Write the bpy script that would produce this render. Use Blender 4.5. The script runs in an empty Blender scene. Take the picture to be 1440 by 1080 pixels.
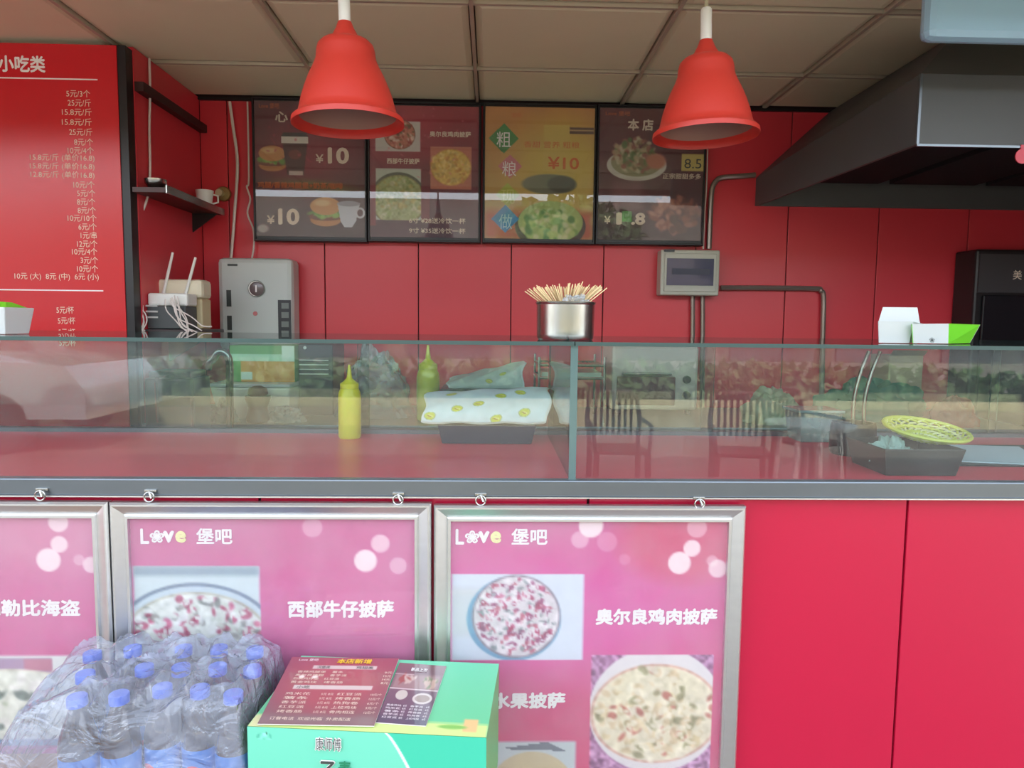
import bpy, math, random
import numpy as np
from mathutils import Vector, Matrix, noise as mnoise

random.seed(7)
sc = bpy.context.scene
COL = sc.collection
PI = math.pi

# ------------------------------------------------------------------ camera
F_PX = 1000.0
CAM = Vector((0, 0, 1.40))
YAW, PITCH, ROLL = math.radians(1.7), math.radians(5.0), math.radians(0.62)
Fd = Vector((math.sin(YAW) * math.cos(PITCH), math.cos(YAW) * math.cos(PITCH), -math.sin(PITCH)))
R0 = Vector((math.cos(YAW), -math.sin(YAW), 0))
U0 = R0.cross(Fd)
Rv = R0 * math.cos(ROLL) + U0 * math.sin(ROLL)
Uv = U0 * math.cos(ROLL) - R0 * math.sin(ROLL)
cam = bpy.data.cameras.new('camera')
cam.sensor_width = 36.0
cam.lens = 36.0 * F_PX / 1440.0
cam.clip_start = 0.05
camo = bpy.data.objects.new('camera', cam)
COL.objects.link(camo)
camo.matrix_world = Matrix.Translation(CAM) @ Matrix((Rv, Uv, -Fd)).transposed().to_4x4()
sc.camera = camo

# ------------------------------------------------------------------ world, sun, exposure
w = bpy.data.worlds.new('world')
sc.world = w
w.use_nodes = True
nt = w.node_tree
bg = nt.nodes['Background']
sky = nt.nodes.new('ShaderNodeTexSky')
sky.sky_type = 'NISHITA'
sky.sun_disc = False
sky.sun_elevation = math.radians(46)
sky.sun_rotation = math.radians(20)
sky.dust_density = 3.0
sky.air_density = 1.0
bw = nt.nodes.new('ShaderNodeRGBToBW')       # a hazy, nearly white sky
mxs = nt.nodes.new('ShaderNodeMix')
mxs.data_type = 'RGBA'
mxs.inputs['Factor'].default_value = 0.72
nt.links.new(sky.outputs[0], bw.inputs[0])
nt.links.new(sky.outputs[0], mxs.inputs['A'])
nt.links.new(bw.outputs[0], mxs.inputs['B'])
nt.links.new(mxs.outputs['Result'], bg.inputs[0])
bg.inputs[1].default_value = 0.62
sun = bpy.data.lights.new('sun', 'SUN')
sun.energy = 4.5
sun.angle = math.radians(0.6)
sun.color = (1.0, 0.95, 0.87)
suno = bpy.data.objects.new('sun', sun)
COL.objects.link(suno)
sd = Vector((0.40, 1.0, 1.12)).normalized()      # towards the sun: behind the shop
suno.rotation_euler = sd.to_track_quat('Z', 'Y').to_euler()
suno.location = (0, 0, 8)
vs = sc.view_settings
vs.view_transform = 'Standard'
vs.look = 'None'
vs.gamma = 1.0
vs.use_curve_mapping = False
vs.exposure = 1.5

# ------------------------------------------------------------------ helpers: pixels <-> planes
def ray(px, py):
    return Fd + Rv * ((px - 720) / F_PX) + Uv * ((540 - py) / F_PX)

def P(px, py, Y):
    d = ray(px, py)
    return CAM + d * ((Y - CAM.y) / d.y)

def PZ(px, py, z):
    d = ray(px, py)
    return CAM + d * ((z - CAM.z) / d.z)

def depth(p):
    return (Vector(p) - CAM).dot(Fd)

def lin(c):
    c = np.asarray(c, float) / 255.0
    return np.where(c <= 0.04045, c / 12.92, ((c + 0.055) / 1.055) ** 2.4)

def C(r, g, b):
    return tuple(lin((r, g, b))) + (1.0,)

# ------------------------------------------------------------------ materials
MATS = {}
def mat(name, col=(128, 128, 128), rough=0.5, metal=0.0, coat=0.0, var=0.0, scale=8.0, bump=0.0, emit=None, es=0.0, stretch=None, spec=0.5):
    if name in MATS:
        return MATS[name]
    m = bpy.data.materials.new(name)
    m.use_nodes = True
    t = m.node_tree
    b = t.nodes['Principled BSDF']
    b.inputs['Base Color'].default_value = C(*col)
    b.inputs['Roughness'].default_value = rough
    b.inputs['Metallic'].default_value = metal
    b.inputs['Coat Weight'].default_value = coat
    b.inputs['Coat Roughness'].default_value = 0.03
    b.inputs['Specular IOR Level'].default_value = spec
    if emit:
        b.inputs['Emission Color'].default_value = C(*emit)
        b.inputs['Emission Strength'].default_value = es
    if var > 0 or bump > 0:
        tc = t.nodes.new('ShaderNodeTexCoord')
        mp = t.nodes.new('ShaderNodeMapping')
        if stretch:
            mp.inputs['Scale'].default_value = stretch
        n = t.nodes.new('ShaderNodeTexNoise')
        n.inputs['Scale'].default_value = scale
        n.inputs['Detail'].default_value = 5
        t.links.new(tc.outputs['Object'], mp.inputs[0])
        t.links.new(mp.outputs[0], n.inputs['Vector'])
        if var > 0:
            mx = t.nodes.new('ShaderNodeMix')
            mx.data_type = 'RGBA'
            a = lin(col)
            mx.inputs['A'].default_value = tuple(np.clip(a * (1 - var), 0, 1)) + (1,)
            mx.inputs['B'].default_value = tuple(np.clip(a * (1 + var), 0, 1)) + (1,)
            t.links.new(n.outputs['Fac'], mx.inputs['Factor'])
            t.links.new(mx.outputs['Result'], b.inputs['Base Color'])
        if bump > 0:
            bp = t.nodes.new('ShaderNodeBump')
            bp.inputs['Strength'].default_value = bump
            bp.inputs['Distance'].default_value = 0.01
            t.links.new(n.outputs['Fac'], bp.inputs['Height'])
            t.links.new(bp.outputs[0], b.inputs['Normal'])
    MATS[name] = m
    return m

def mat_sheet(name, tint=(235, 250, 245), haze=0.05, hcol=(200, 205, 205), rough=0.0, gain=1.0, wrinkle=0.0, nscale=9.0):
    """thin clear sheet: see-through, fresnel gloss and a film of dust"""
    if name in MATS:
        return MATS[name]
    m = bpy.data.materials.new(name)
    m.use_nodes = True
    t = m.node_tree
    t.nodes.clear()
    out = t.nodes.new('ShaderNodeOutputMaterial')
    tr = t.nodes.new('ShaderNodeBsdfTransparent')
    tr.inputs[0].default_value = C(*tint)
    gl = t.nodes.new('ShaderNodeBsdfGlossy')
    gl.inputs['Roughness'].default_value = rough
    df = t.nodes.new('ShaderNodeBsdfDiffuse')
    df.inputs[0].default_value = C(*hcol)
    fr = t.nodes.new('ShaderNodeFresnel')
    ge = t.nodes.new('ShaderNodeNewGeometry')
    io = t.nodes.new('ShaderNodeMapRange')      # the same gloss on the way out of the sheet as on the way in
    io.inputs['To Min'].default_value = 1.5
    io.inputs['To Max'].default_value = 1 / 1.5
    t.links.new(ge.outputs['Backfacing'], io.inputs['Value'])
    t.links.new(io.outputs[0], fr.inputs[0])
    mu = t.nodes.new('ShaderNodeMath')
    mu.operation = 'MULTIPLY'
    mu.inputs[1].default_value = gain
    mu.use_clamp = True
    t.links.new(fr.outputs[0], mu.inputs[0])
    n = t.nodes.new('ShaderNodeTexNoise')
    n.inputs['Scale'].default_value = nscale
    n.inputs['Detail'].default_value = 6
    tc = t.nodes.new('ShaderNodeTexCoord')
    t.links.new(tc.outputs['Object'], n.inputs['Vector'])
    mr = t.nodes.new('ShaderNodeMapRange')
    mr.inputs['From Min'].default_value = 0.3
    mr.inputs['From Max'].default_value = 0.7
    mr.inputs['To Min'].default_value = haze * 0.5
    mr.inputs['To Max'].default_value = haze * 1.5
    t.links.new(n.outputs['Fac'], mr.inputs['Value'])
    m1 = t.nodes.new('ShaderNodeMixShader')
    t.links.new(mr.outputs[0], m1.inputs[0])
    t.links.new(tr.outputs[0], m1.inputs[1])
    t.links.new(df.outputs[0], m1.inputs[2])
    m2 = t.nodes.new('ShaderNodeMixShader')
    t.links.new(mu.outputs[0], m2.inputs[0])
    t.links.new(m1.outputs[0], m2.inputs[1])
    t.links.new(gl.outputs[0], m2.inputs[2])
    if wrinkle > 0:
        bp = t.nodes.new('ShaderNodeBump')
        bp.inputs['Strength'].default_value = wrinkle
        bp.inputs['Distance'].default_value = 0.02
        n2 = t.nodes.new('ShaderNodeTexNoise')
        n2.inputs['Scale'].default_value = 14
        n2.inputs['Detail'].default_value = 3
        n2.inputs['Distortion'].default_value = 1.5
        t.links.new(tc.outputs['Object'], n2.inputs['Vector'])
        t.links.new(n2.outputs['Fac'], bp.inputs['Height'])
        t.links.new(bp.outputs[0], gl.inputs['Normal'])
        t.links.new(bp.outputs[0], fr.inputs['Normal'])
        t.links.new(bp.outputs[0], df.inputs['Normal'])
    t.links.new(m2.outputs[0], out.inputs[0])
    MATS[name] = m
    return m

def mat_print(name, rough=0.45, coat=0.0):
    if name in MATS:
        return MATS[name]
    m = bpy.data.materials.new(name)
    m.use_nodes = True
    t = m.node_tree
    b = t.nodes['Principled BSDF']
    a = t.nodes.new('ShaderNodeAttribute')
    a.attribute_name = 'ink'
    t.links.new(a.outputs['Color'], b.inputs['Base Color'])
    b.inputs['Roughness'].default_value = rough
    b.inputs['Coat Weight'].default_value = coat
    b.inputs['Coat Roughness'].default_value = 0.03
    MATS[name] = m
    return m

red_wall = mat('red_wall_panel', (208, 56, 66), 0.32, var=0.06, scale=2.0)
red_front = mat('red_front_panel', (184, 22, 58), 0.28, var=0.04, scale=1.5)
red_deck = mat('red_deck', (224, 56, 82), 0.3, var=0.05, scale=3.0)
dark_joint = mat('dark_joint', (60, 14, 18), 0.7)
seam_m = mat('panel_core', (40, 16, 18), 0.8)
tile_m = mat('ceiling_tile', (224, 224, 190), 0.6, var=0.08, scale=2.5, bump=0.1)
tee_m = mat('ceiling_grid', (178, 168, 146), 0.5)
alu = mat('aluminium', (222, 224, 224), 0.38, metal=1.0, var=0.06, scale=60, stretch=(0.05, 1, 1))
alu_dull = mat('dull_aluminium', (118, 126, 132), 0.3, metal=0.8, var=0.12, scale=6)
steel = mat('stainless_steel', (176, 176, 170), 0.27, metal=1.0, var=0.05, scale=40, stretch=(1, 1, 0.05))
steel_dark = mat('hood_steel', (84, 86, 86), 0.5, metal=0.2, var=0.1, scale=4)
black_m = mat('black_frame', (26, 24, 26), 0.35)
black_pl = mat('black_plastic', (32, 34, 38), 0.32, var=0.1, scale=12)
white_pl = mat('white_plastic', (226, 226, 218), 0.35)
grey_pl = mat('pale_grey_plastic', (190, 196, 190), 0.32, var=0.03, scale=5)
cable_m = mat('white_cable', (215, 205, 196), 0.5)
lamp_red = mat('lamp_red', (192, 52, 40), 0.42)
lamp_in = mat('lamp_inner', (150, 112, 100), 0.5)
text_white = mat('text_white', (244, 240, 236), 0.6)
text_cream = mat('text_cream', (232, 214, 190), 0.6)
text_yellow = mat('text_yellow', (240, 200, 60), 0.6)
text_orange = mat('text_orange', (214, 110, 50), 0.6)
text_dark = mat('text_dark', (60, 66, 62), 0.6)
glass_m = mat_sheet('case_glass', tint=(244, 250, 248), haze=0.02, gain=1.0)
glass_back = mat_sheet('sliding_glass', tint=(240, 248, 246), haze=0.03, gain=.7)
glass_edge = mat('glass_edge', (58, 82, 78), 0.3)
cover_m = mat_sheet('poster_cover', tint=(250, 250, 250), haze=0.06, hcol=(235, 225, 235), gain=.8)
cover_b = mat_sheet('board_cover', tint=(250, 250, 250), haze=0.03, gain=.9)
print_m = mat_print('printed_sheet')
bag_m = mat_sheet('clear_bag', tint=(246, 248, 252), haze=0.27, hcol=(206, 214, 230), rough=0.12, gain=1.2, wrinkle=1.0)

# ------------------------------------------------------------------ mesh builder
_font = {}
def glyphs(body, bold):
    k = (body, bold)
    if k not in _font:
        cu = bpy.data.curves.new('lettering_source', 'FONT')
        cu.body = body
        cu.offset = 0.0
        cu.resolution_u = 3
        o = bpy.data.objects.new('lettering_source', cu)
        COL.objects.link(o)
        dg = bpy.context.evaluated_depsgraph_get()
        me = bpy.data.meshes.new_from_object(o.evaluated_get(dg))
        v = [(p.co.x, p.co.y, 0) for p in me.vertices]
        f = [tuple(p.vertices) for p in me.polygons]
        if bold > 0.015:      # heavy strokes: the outline laid down again, shifted each way
            v0, f0, n0 = list(v), list(f), len(v)
            q = bold * .9
            for i, (dx, dy) in enumerate(((q, 0), (-q, 0), (0, q), (0, -q), (q * .7, q * .7), (-q * .7, -q * .7))):
                v += [(a + dx, b + dy, i + 1) for a, b, c in v0]
                f += [tuple(k + n0 * (i + 1) for k in t) for t in f0]
        bpy.data.objects.remove(o)
        bpy.data.curves.remove(cu)
        bpy.data.meshes.remove(me)
        _font[k] = (v, f)
    return _font[k]

class MB:
    def __init__(s):
        s.v, s.f, s.m = [], [], []
        s.cur = 0
    def face(s, idx):
        s.f.append(tuple(idx)); s.m.append(s.cur)
    def add(s, vs, fs):
        b = len(s.v)
        s.v += [tuple(p) for p in vs]
        for f in fs:
            s.face([b + i for i in f])
    def box(s, x0, x1, y0, y1, z0, z1, M=None):
        vs = [(x, y, z) for x in (x0, x1) for y in (y0, y1) for z in (z0, z1)]
        if M is not None:
            vs = [tuple(M @ Vector(p)) for p in vs]
        s.add(vs, [(0, 1, 3, 2), (4, 6, 7, 5), (0, 4, 5, 1), (2, 3, 7, 6), (0, 2, 6, 4), (1, 5, 7, 3)])
        return s
    def hexa(s, bot, top):
        """bot, top: four points each, same winding"""
        s.add(list(bot) + list(top), [(3, 2, 1, 0), (4, 5, 6, 7), (0, 1, 5, 4), (1, 2, 6, 5), (2, 3, 7, 6), (3, 0, 4, 7)])
        return s
    def lathe(s, prof, c=(0, 0, 0), n=32, M=None, close=False):
        b = len(s.v)
        for (r, z) in prof:
            for i in range(n):
                a = 2 * PI * i / n
                p = Vector((r * math.cos(a), r * math.sin(a), z))
                if M is not None:
                    p = M @ p
                s.v.append((p.x + c[0], p.y + c[1], p.z + c[2]))
        k = len(prof)
        for j in range(k - 1 if not close else k):
            j2 = (j + 1) % k
            for i in range(n):
                i2 = (i + 1) % n
                s.face((b + j * n + i, b + j * n + i2, b + j2 * n + i2, b + j2 * n + i))
        if not close:
            if prof[0][0] > 1e-6:
                s.face([b + i for i in range(n)][::-1])
            if prof[-1][0] > 1e-6:
                s.face([b + (k - 1) * n + i for i in range(n)])
        return s
    def tube(s, pts, r, n=8, cap=True):
        pts = [Vector(p) for p in pts]
        rs = r if isinstance(r, (list, tuple)) else [r] * len(pts)
        b = len(s.v)
        up = Vector((0, 0, 1))
        prev = None
        for i, p in enumerate(pts):
            d = (pts[min(i + 1, len(pts) - 1)] - pts[max(i - 1, 0)])
            if d.length < 1e-9:
                d = Vector((0, 0, 1))
            d.normalize()
            if prev is None:
                a = d.cross(up)
                if a.length < 1e-3:
                    a = d.cross(Vector((1, 0, 0)))
            else:
                a = prev - d * prev.dot(d)
            a.normalize(); prev = a
            c = d.cross(a)
            for k in range(n):
                t = 2 * PI * k / n
                s.v.append(tuple(p + a * (rs[i] * math.cos(t)) + c * (rs[i] * math.sin(t))))
        for i in range(len(pts) - 1):
            for k in range(n):
                k2 = (k + 1) % n
                s.face((b + i * n + k, b + i * n + k2, b + (i + 1) * n + k2, b + (i + 1) * n + k))
        if cap:
            s.face([b + k for k in range(n)][::-1])
            s.face([b + (len(pts) - 1) * n + k for k in range(n)])
        return s
    def grid(s, fn, nu, nv):
        b = len(s.v)
        for j in range(nv + 1):
            for i in range(nu + 1):
                s.v.append(tuple(fn(i / nu, j / nv)))
        for j in range(nv):
            for i in range(nu):
                q = b + j * (nu + 1) + i
                s.face((q, q + 1, q + nu + 2, q + nu + 1))
        return s
    def prism(s, pts2, y0, y1):
        """outline in XZ pushed along Y"""
        n = len(pts2)
        b = len(s.v)
        s.v += [(x, y0, z) for x, z in pts2] + [(x, y1, z) for x, z in pts2]
        s.face([b + i for i in range(n)])
        s.face([b + n + i for i in range(n)][::-1])
        for i in range(n):
            j = (i + 1) % n
            s.face((b + i, b + n + i, b + n + j, b + j))
        return s
    def text(s, body, o, ux, uz, h, wd=None, align='L', bold=0.02):
        """lettering in the plane (ux, uz); h = height of its bounding box"""
        v, f = glyphs(body, bold)
        if not v:
            return s
        x0 = min(p[0] for p in v); x1 = max(p[0] for p in v)
        y0 = min(p[1] for p in v); y1 = max(p[1] for p in v)
        k = h / (y1 - y0)
        kx = k if wd is None else wd / (x1 - x0)
        W = (x1 - x0) * kx
        off = {'L': 0, 'C': -W / 2, 'R': -W}[align]
        o = Vector(o); ux = Vector(ux); uz = Vector(uz)
        nn = ux.cross(uz) * .00012
        s.add([o + ux * ((p[0] - x0) * kx + off) + uz * ((p[1] - y0) * k) + nn * p[2] for p in v], f)
        return s
    def ptext(s, body, px, py, hpx, Y, wpx=None, align='L', bold=0.02):
        """writing on a plane facing the street; px, py = baseline point"""
        o = P(px, py, Y)
        k = depth(o) / F_PX
        return s.text(body, o, (1, 0, 0), (0, 0, 1), hpx * k, None if wpx is None else wpx * k, align, bold)
    def build(s, name, m, parent=None, smooth=False, bevel=0.0, seg=2, local=False):
        me = bpy.data.meshes.new(name)
        off = Vector((0, 0, 0))
        if parent is not None and not local:
            off = parent.get('_o') and Vector(parent['_o']) or Vector((0, 0, 0))
        vs = s.v if off.length == 0 else [(x - off.x, y - off.y, z - off.z) for x, y, z in s.v]
        me.from_pydata(vs, [], s.f)
        for mm in (m if isinstance(m, (list, tuple)) else [m]):
            me.materials.append(mm)
        if any(s.m):
            me.polygons.foreach_set('material_index', s.m)
        if smooth:
            me.polygons.foreach_set('use_smooth', [True] * len(me.polygons))
            try:
                me.set_sharp_from_angle(angle=math.radians(40))
            except Exception:
                pass
        me.update()
        o = bpy.data.objects.new(name, me)
        COL.objects.link(o)
        if parent is not None:
            o.parent = parent
        if bevel > 0:
            b = o.modifiers.new('edge', 'BEVEL')
            b.width = bevel; b.segments = seg; b.limit_method = 'ANGLE'
        return o

def tag(o, label=None, cat=None, group=None, kind=None):
    if label: o['label'] = label
    if cat: o['category'] = cat
    if group: o['group'] = group
    if kind: o['kind'] = kind
    return o

def thing(name, loc, label=None, cat=None, group=None, kind=None, rz=0.0):
    o = bpy.data.objects.new(name, None)
    o.empty_display_size = 0.05
    COL.objects.link(o)
    o.location = loc
    o.rotation_euler = (0, 0, rz)
    o['_o'] = tuple(loc)
    return tag(o, label, cat, group, kind)

def kids(o):
    return [c for c in COL.objects if c.parent is o]

def copy_tree(o, parent=None):
    c = o.copy()
    COL.objects.link(c)
    c.parent = parent
    for ch in kids(o):
        copy_tree(ch, c)
    return c

def box_obj(name, m, x0, x1, y0, y1, z0, z1, parent=None, bevel=0.0):
    return MB().box(x0, x1, y0, y1, z0, z1).build(name, m, parent, bevel=bevel)

# ------------------------------------------------------------------ flat prints: ink colours on a fine sheet
class Print:
    """a sheet in a plane; ink(x, y) is drawn in the sheet's own drawing units"""
    def __init__(s, pts, nx, ny):
        # pts: function (u, v) -> world point, v downwards
        s.nx, s.ny = nx, ny
        u, v = np.meshgrid(np.linspace(0, 1, nx + 1), np.linspace(0, 1, ny + 1))
        s.fn = pts
        s.u, s.v = u, v
        s.img = np.ones(u.shape + (3,)) * 200.0
    def units(s, x0, x1, y0, y1):
        s.x = x0 + s.u * (x1 - x0)
        s.y = y0 + s.v * (y1 - y0)
        s.k = (x1 - x0) / s.nx
        return s
    def mix(s, a, col):
        a = np.clip(a, 0, 1)[..., None]
        s.img = s.img * (1 - a) + np.asarray(col, float) * a
        return s
    def fill(s, top, bot):
        t = s.v[..., None]
        s.img = np.asarray(top, float) * (1 - t) + np.asarray(bot, float) * t
        return s
    def rect(s, x0, y0, x1, y1, col, soft=None, a=1.0):
        k = soft or s.k
        m = np.clip((s.x - x0) / k + .5, 0, 1) * np.clip((x1 - s.x) / k + .5, 0, 1) * np.clip((s.y - y0) / k + .5, 0, 1) * np.clip((y1 - s.y) / k + .5, 0, 1)
        return s.mix(m * a, col)
    def ellm(s, cx, cy, rx, ry, soft=None, ang=0.0):
        c, n = math.cos(ang), math.sin(ang)
        dx, dy = s.x - cx, s.y - cy
        q = np.sqrt(((dx * c + dy * n) / rx) ** 2 + ((-dx * n + dy * c) / ry) ** 2)
        k = (soft or s.k) / min(rx, ry)
        return np.clip((1 - q) / k + .5, 0, 1)
    def ell(s, cx, cy, rx, ry, col, soft=None, ang=0.0, a=1.0):
        return s.mix(s.ellm(cx, cy, rx, ry, soft, ang) * a, col)
    def poly(s, pts, col, a=1.0):
        ins = np.zeros(s.x.shape, bool)
        n = len(pts)
        for i in range(n):
            xa, ya = pts[i]; xb, yb = pts[(i + 1) % n]
            if ya == yb: continue
            c = ((ya > s.y) != (yb > s.y)) & (s.x < (xb - xa) * (s.y - ya) / (yb - ya) + xa)
            ins ^= c
        return s.mix(ins * a, col)
    def blobs(s, cx, cy, rx, ry, n, cols, size, seed, a=0.9, inner=1.0):
        rg = random.Random(seed)
        for _ in range(n):
            t = rg.random() * 2 * PI
            q = math.sqrt(rg.random()) * inner
            s.ell(cx + rx * q * math.cos(t), cy + ry * q * math.sin(t), size * rg.uniform(.5, 1.4), size * rg.uniform(.35, .9), rg.choice(cols), soft=size * .5, ang=rg.random() * PI, a=a)
        return s
    def clipped(s, x0, y0, x1, y1, fn):
        keep = s.img.copy()
        fn()
        m = ((s.x > x0) & (s.x < x1) & (s.y > y0) & (s.y < y1))[..., None]
        s.img = np.where(m, s.img, keep)
    def speck(s, mask, amp, seed, cell=3):
        rg = np.random.RandomState(seed)
        h, wd = s.x.shape
        n = rg.rand(h // cell + 2, wd // cell + 2)
        yy = np.linspace(0, h / cell, h); xx = np.linspace(0, wd / cell, wd)
        y0 = yy.astype(int); x0 = xx.astype(int)
        fy = (yy - y0)[:, None]; fx = (xx - x0)[None, :]
        g = n[y0][:, x0] * (1 - fy) * (1 - fx) + n[y0 + 1][:, x0] * fy * (1 - fx) + n[y0][:, x0 + 1] * (1 - fy) * fx + n[y0 + 1][:, x0 + 1] * fy * fx
        s.img = np.clip(s.img + ((g - .5) * amp * mask)[..., None], 0, 255)
        return s
    def build(s, name, parent, m=None):
        nx, ny = s.nx, s.ny
        pts = np.array([tuple(s.fn(a, b)) for a, b in zip(s.u.ravel(), s.v.ravel())])
        if parent is not None and parent.get('_o'):
            pts = pts - np.array(parent['_o'])[None, :]
        i = np.arange((nx + 1) * (ny + 1)).reshape(ny + 1, nx + 1)
        q = np.stack([i[:-1, :-1], i[1:, :-1], i[1:, 1:], i[:-1, 1:]], -1).reshape(-1, 4)
        me = bpy.data.meshes.new(name)
        me.vertices.add(len(pts)); me.vertices.foreach_set('co', pts.ravel())
        me.loops.add(q.size); me.loops.foreach_set('vertex_index', q.ravel())
        me.polygons.add(len(q)); me.polygons.foreach_set('loop_start', np.arange(len(q)) * 4)
        me.update(calc_edges=True)
        at = me.color_attributes.new('ink', 'FLOAT_COLOR', 'POINT')
        c = np.ones((len(pts), 4)); c[:, :3] = lin(s.img.reshape(-1, 3))
        at.data.foreach_set('color', c.ravel())
        me.materials.append(m or print_m)
        o = bpy.data.objects.new(name, me)
        COL.objects.link(o)
        o.parent = parent
        return o

def sheet_xz(x0, x1, z0, z1, y):
    return lambda u, v: (x0 + u * (x1 - x0), y, z1 + v * (z0 - z1))

def px_sheet(px0, py0, px1, py1, Y, n=140):
    """rectangle in the plane y=Y whose drawing units are about the photograph's pixels"""
    mx, my = (px0 + px1) / 2, (py0 + py1) / 2
    x0, x1 = P(px0, my, Y).x, P(px1, my, Y).x
    z1, z0 = P(mx, py0, Y).z, P(mx, py1, Y).z
    ny = max(4, int(n * (z1 - z0) / (x1 - x0)))
    return Print(sheet_xz(x0, x1, z0, z1, Y), n, ny).units(px0, px1, py0, py1), (x0, x1, z0, z1)

# ================================================================== SETTING
CZ = 2.290           # ceiling height
YB = 3.0            # face of the rear wall
XL = -1.19
XR = 2.36
tag(box_obj('floor', mat('shop_floor', (150, 140, 130), 0.5, var=0.1, scale=3), -3.2, 3.2, 1.0, 3.2, -0.1, 0.0), kind='structure')
tag(box_obj('ground', mat('street_concrete', (116, 110, 101), 0.8, var=0.2, scale=0.5, bump=0.3), -40, 40, -45, 1.0, -0.12, -0.02), kind='structure')

wb = thing('wall_back', (0, YB, 0), kind='structure')
box_obj('wall_core', seam_m, XL - 0.1, XR, YB + 0.006, YB + 0.15, 0, CZ + 0.05, wb)
xs = [-0.693 + 0.387 * k for k in range(-2, 10)]
for a, b in zip(xs[:-1], xs[1:]):
    a2, b2 = max(a, XL) + 0.002, min(b, XR) - 0.002
    if b2 > a2 + 0.01:
        box_obj('wall_panel', red_wall, a2, b2, YB, YB + 0.01, 0.0, CZ, wb, bevel=0.002)
box_obj('ceiling_bead', black_m, XL, XR, YB - 0.012, YB, CZ - 0.012, CZ - 0.001, wb)
tag(box_obj('wall_left', red_wall, XL - 0.1, XL, 2.47, YB, 0, CZ), kind='structure')
tag(box_obj('shade_wall_right', mat('shade_wall_paint', (120, 40, 46), .6), XR, XR + 0.1, 1.03, YB + .15, 0, CZ), kind='structure')  # unseen side wall, set close in to dim the rear wall's far end
tag(box_obj('trim_1', mat('dark_trim', (58, 26, 24), 0.6), XL, XL + 0.03, 2.47, YB - 0.001, 2.15, 2.18), kind='structure')
tag(box_obj('wall_side', red_wall, -3.2, -3.1, 1.0, 3.15, 0, CZ), kind='structure')

ce = thing('ceiling', (0, 0, CZ), kind='structure')
box_obj('ceiling_slab', mat('slab_paint', (120, 115, 105), 0.8), -3.2, 3.2, 1.02, 3.2, CZ + 0.03, CZ + 0.18, ce)
tx = [-0.065 + 0.592 * k for k in range(-5, 6)]
ty = [1.04, 1.56, 2.09, 2.617, 3.0]
for i in range(len(tx) - 1):
    for j in range(len(ty) - 1):
        a, b, c, d = tx[i], min(tx[i + 1], XR), ty[j], ty[j + 1]
        if b - a < .05: continue
        sag = random.uniform(0, 0.003)
        # a shallow metal tray: raised field, stepped edge
        g = 0.010
        mb = MB()
        mb.hexa([(a + g, c + g, CZ + .010), (b - g, c + g, CZ + .010), (b - g, d - g, CZ + .010), (a + g, d - g, CZ + .010)],
                [(a + g, c + g, CZ + .028), (b - g, c + g, CZ + .028), (b - g, d - g, CZ + .028), (a + g, d - g, CZ + .028)])
        e = 0.03
        mb.hexa([(a + e, c + e, CZ + .004 - sag), (b - e, c + e, CZ + .004 - sag), (b - e, d - e, CZ + .004 - sag), (a + e, d - e, CZ + .004 - sag)],
                [(a + g, c + g, CZ + .0101), (b - g, c + g, CZ + .0101), (b - g, d - g, CZ + .0101), (a + g, d - g, CZ + .0101)])
        mb.build('ceiling_tile', tile_m, ce)
for x in tx[1:-1]:
    box_obj('grid_bar', tee_m, x - .006, x + .006, 1.04, 3.0, CZ - .002, CZ + .02, ce)
for y in ty[1:-1]:
    box_obj('grid_bar', tee_m, tx[0], XR, y - .006, y + .006, CZ - .0015, CZ + .02, ce)
# fascia above the opening, raised unseen to shade the street, and its flat roof
tag(box_obj('shade_facade', mat('fascia_paint', (180, 40, 40), 0.4), -3.2, 3.2, 0.96, 1.02, CZ - 0.02, 5.9), kind='structure')
tag(box_obj('shade_roof', mat('roof_slab', (150, 148, 142), 0.8), -8, 8, 0.9, 6.0, 5.9, 6.1), kind='structure')

# ================================================================== STREET BEHIND THE CAMERA (seen only in the reflections)
def chair(loc, rz, label):
    t = thing('garden_chair', (0, 0, 0), label, 'chair', 'brown slatted chairs on the street')
    m = mat('brown_plastic', (92, 62, 48), 0.35)
    MB().box(-.22, .22, -.21, .2, .40, .43).build('seat', m, t, bevel=.01)
    for x in (-.21, .21):
        for y in (-.2, .2):
            MB().hexa([(x - .018, y - .018, 0), (x + .018, y - .018, 0), (x + .018, y + .018, 0), (x - .018, y + .018, 0)],
                      [(x * .95 - .022, y * .95 - .022, .41), (x * .95 + .022, y * .95 - .022, .41), (x * .95 + .022, y * .95 + .022, .41), (x * .95 - .022, y * .95 + .022, .41)]).build('leg', m, t)
        MB().tube([(x, -.2, .43), (x * 1.1, -.17, .62), (x * 1.1, .1, .63), (x * 1.05, .22, .64)], .016).build('armrest', m, t, smooth=True)
    a = MB()
    a.tube([(-.2, .2, .42), (-.22, .24, .62), (-.2, .27, .80), (-.14, .28, .85), (.14, .28, .85), (.2, .27, .80), (.22, .24, .62), (.2, .2, .42)], .02)
    a.build('back_frame', m, t, smooth=True)
    for k in range(7):
        x = -.15 + .05 * k
        MB().box(x - .012, x + .012, .235, .245, .5, .84).build('slat', m, t)
    t.location = loc; t.rotation_euler = (0, 0, rz)
    return t
chair((1.02, -2.7, -.02), PI, 'brown slatted chair on the street, reflected beside the case centre joint')
chair((1.98, -2.6, -.02), PI + .2, 'brown slatted chair on the street, reflected beside the white bags')
chair((2.75, -3.1, -.02), PI - .5, 'brown slatted chair mostly behind the white bags on the street')
tb = thing('street_table', (2.25, -2.0, -.02), 'white plastic table on the street, reflected in the case glass', 'table')
MB().lathe([(0.0, .70), (.28, .70), (.3, .72), (.3, .735), (0, .735)], (2.25, -2.0, -.02)).build('tabletop', white_pl, tb, smooth=True)
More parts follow.
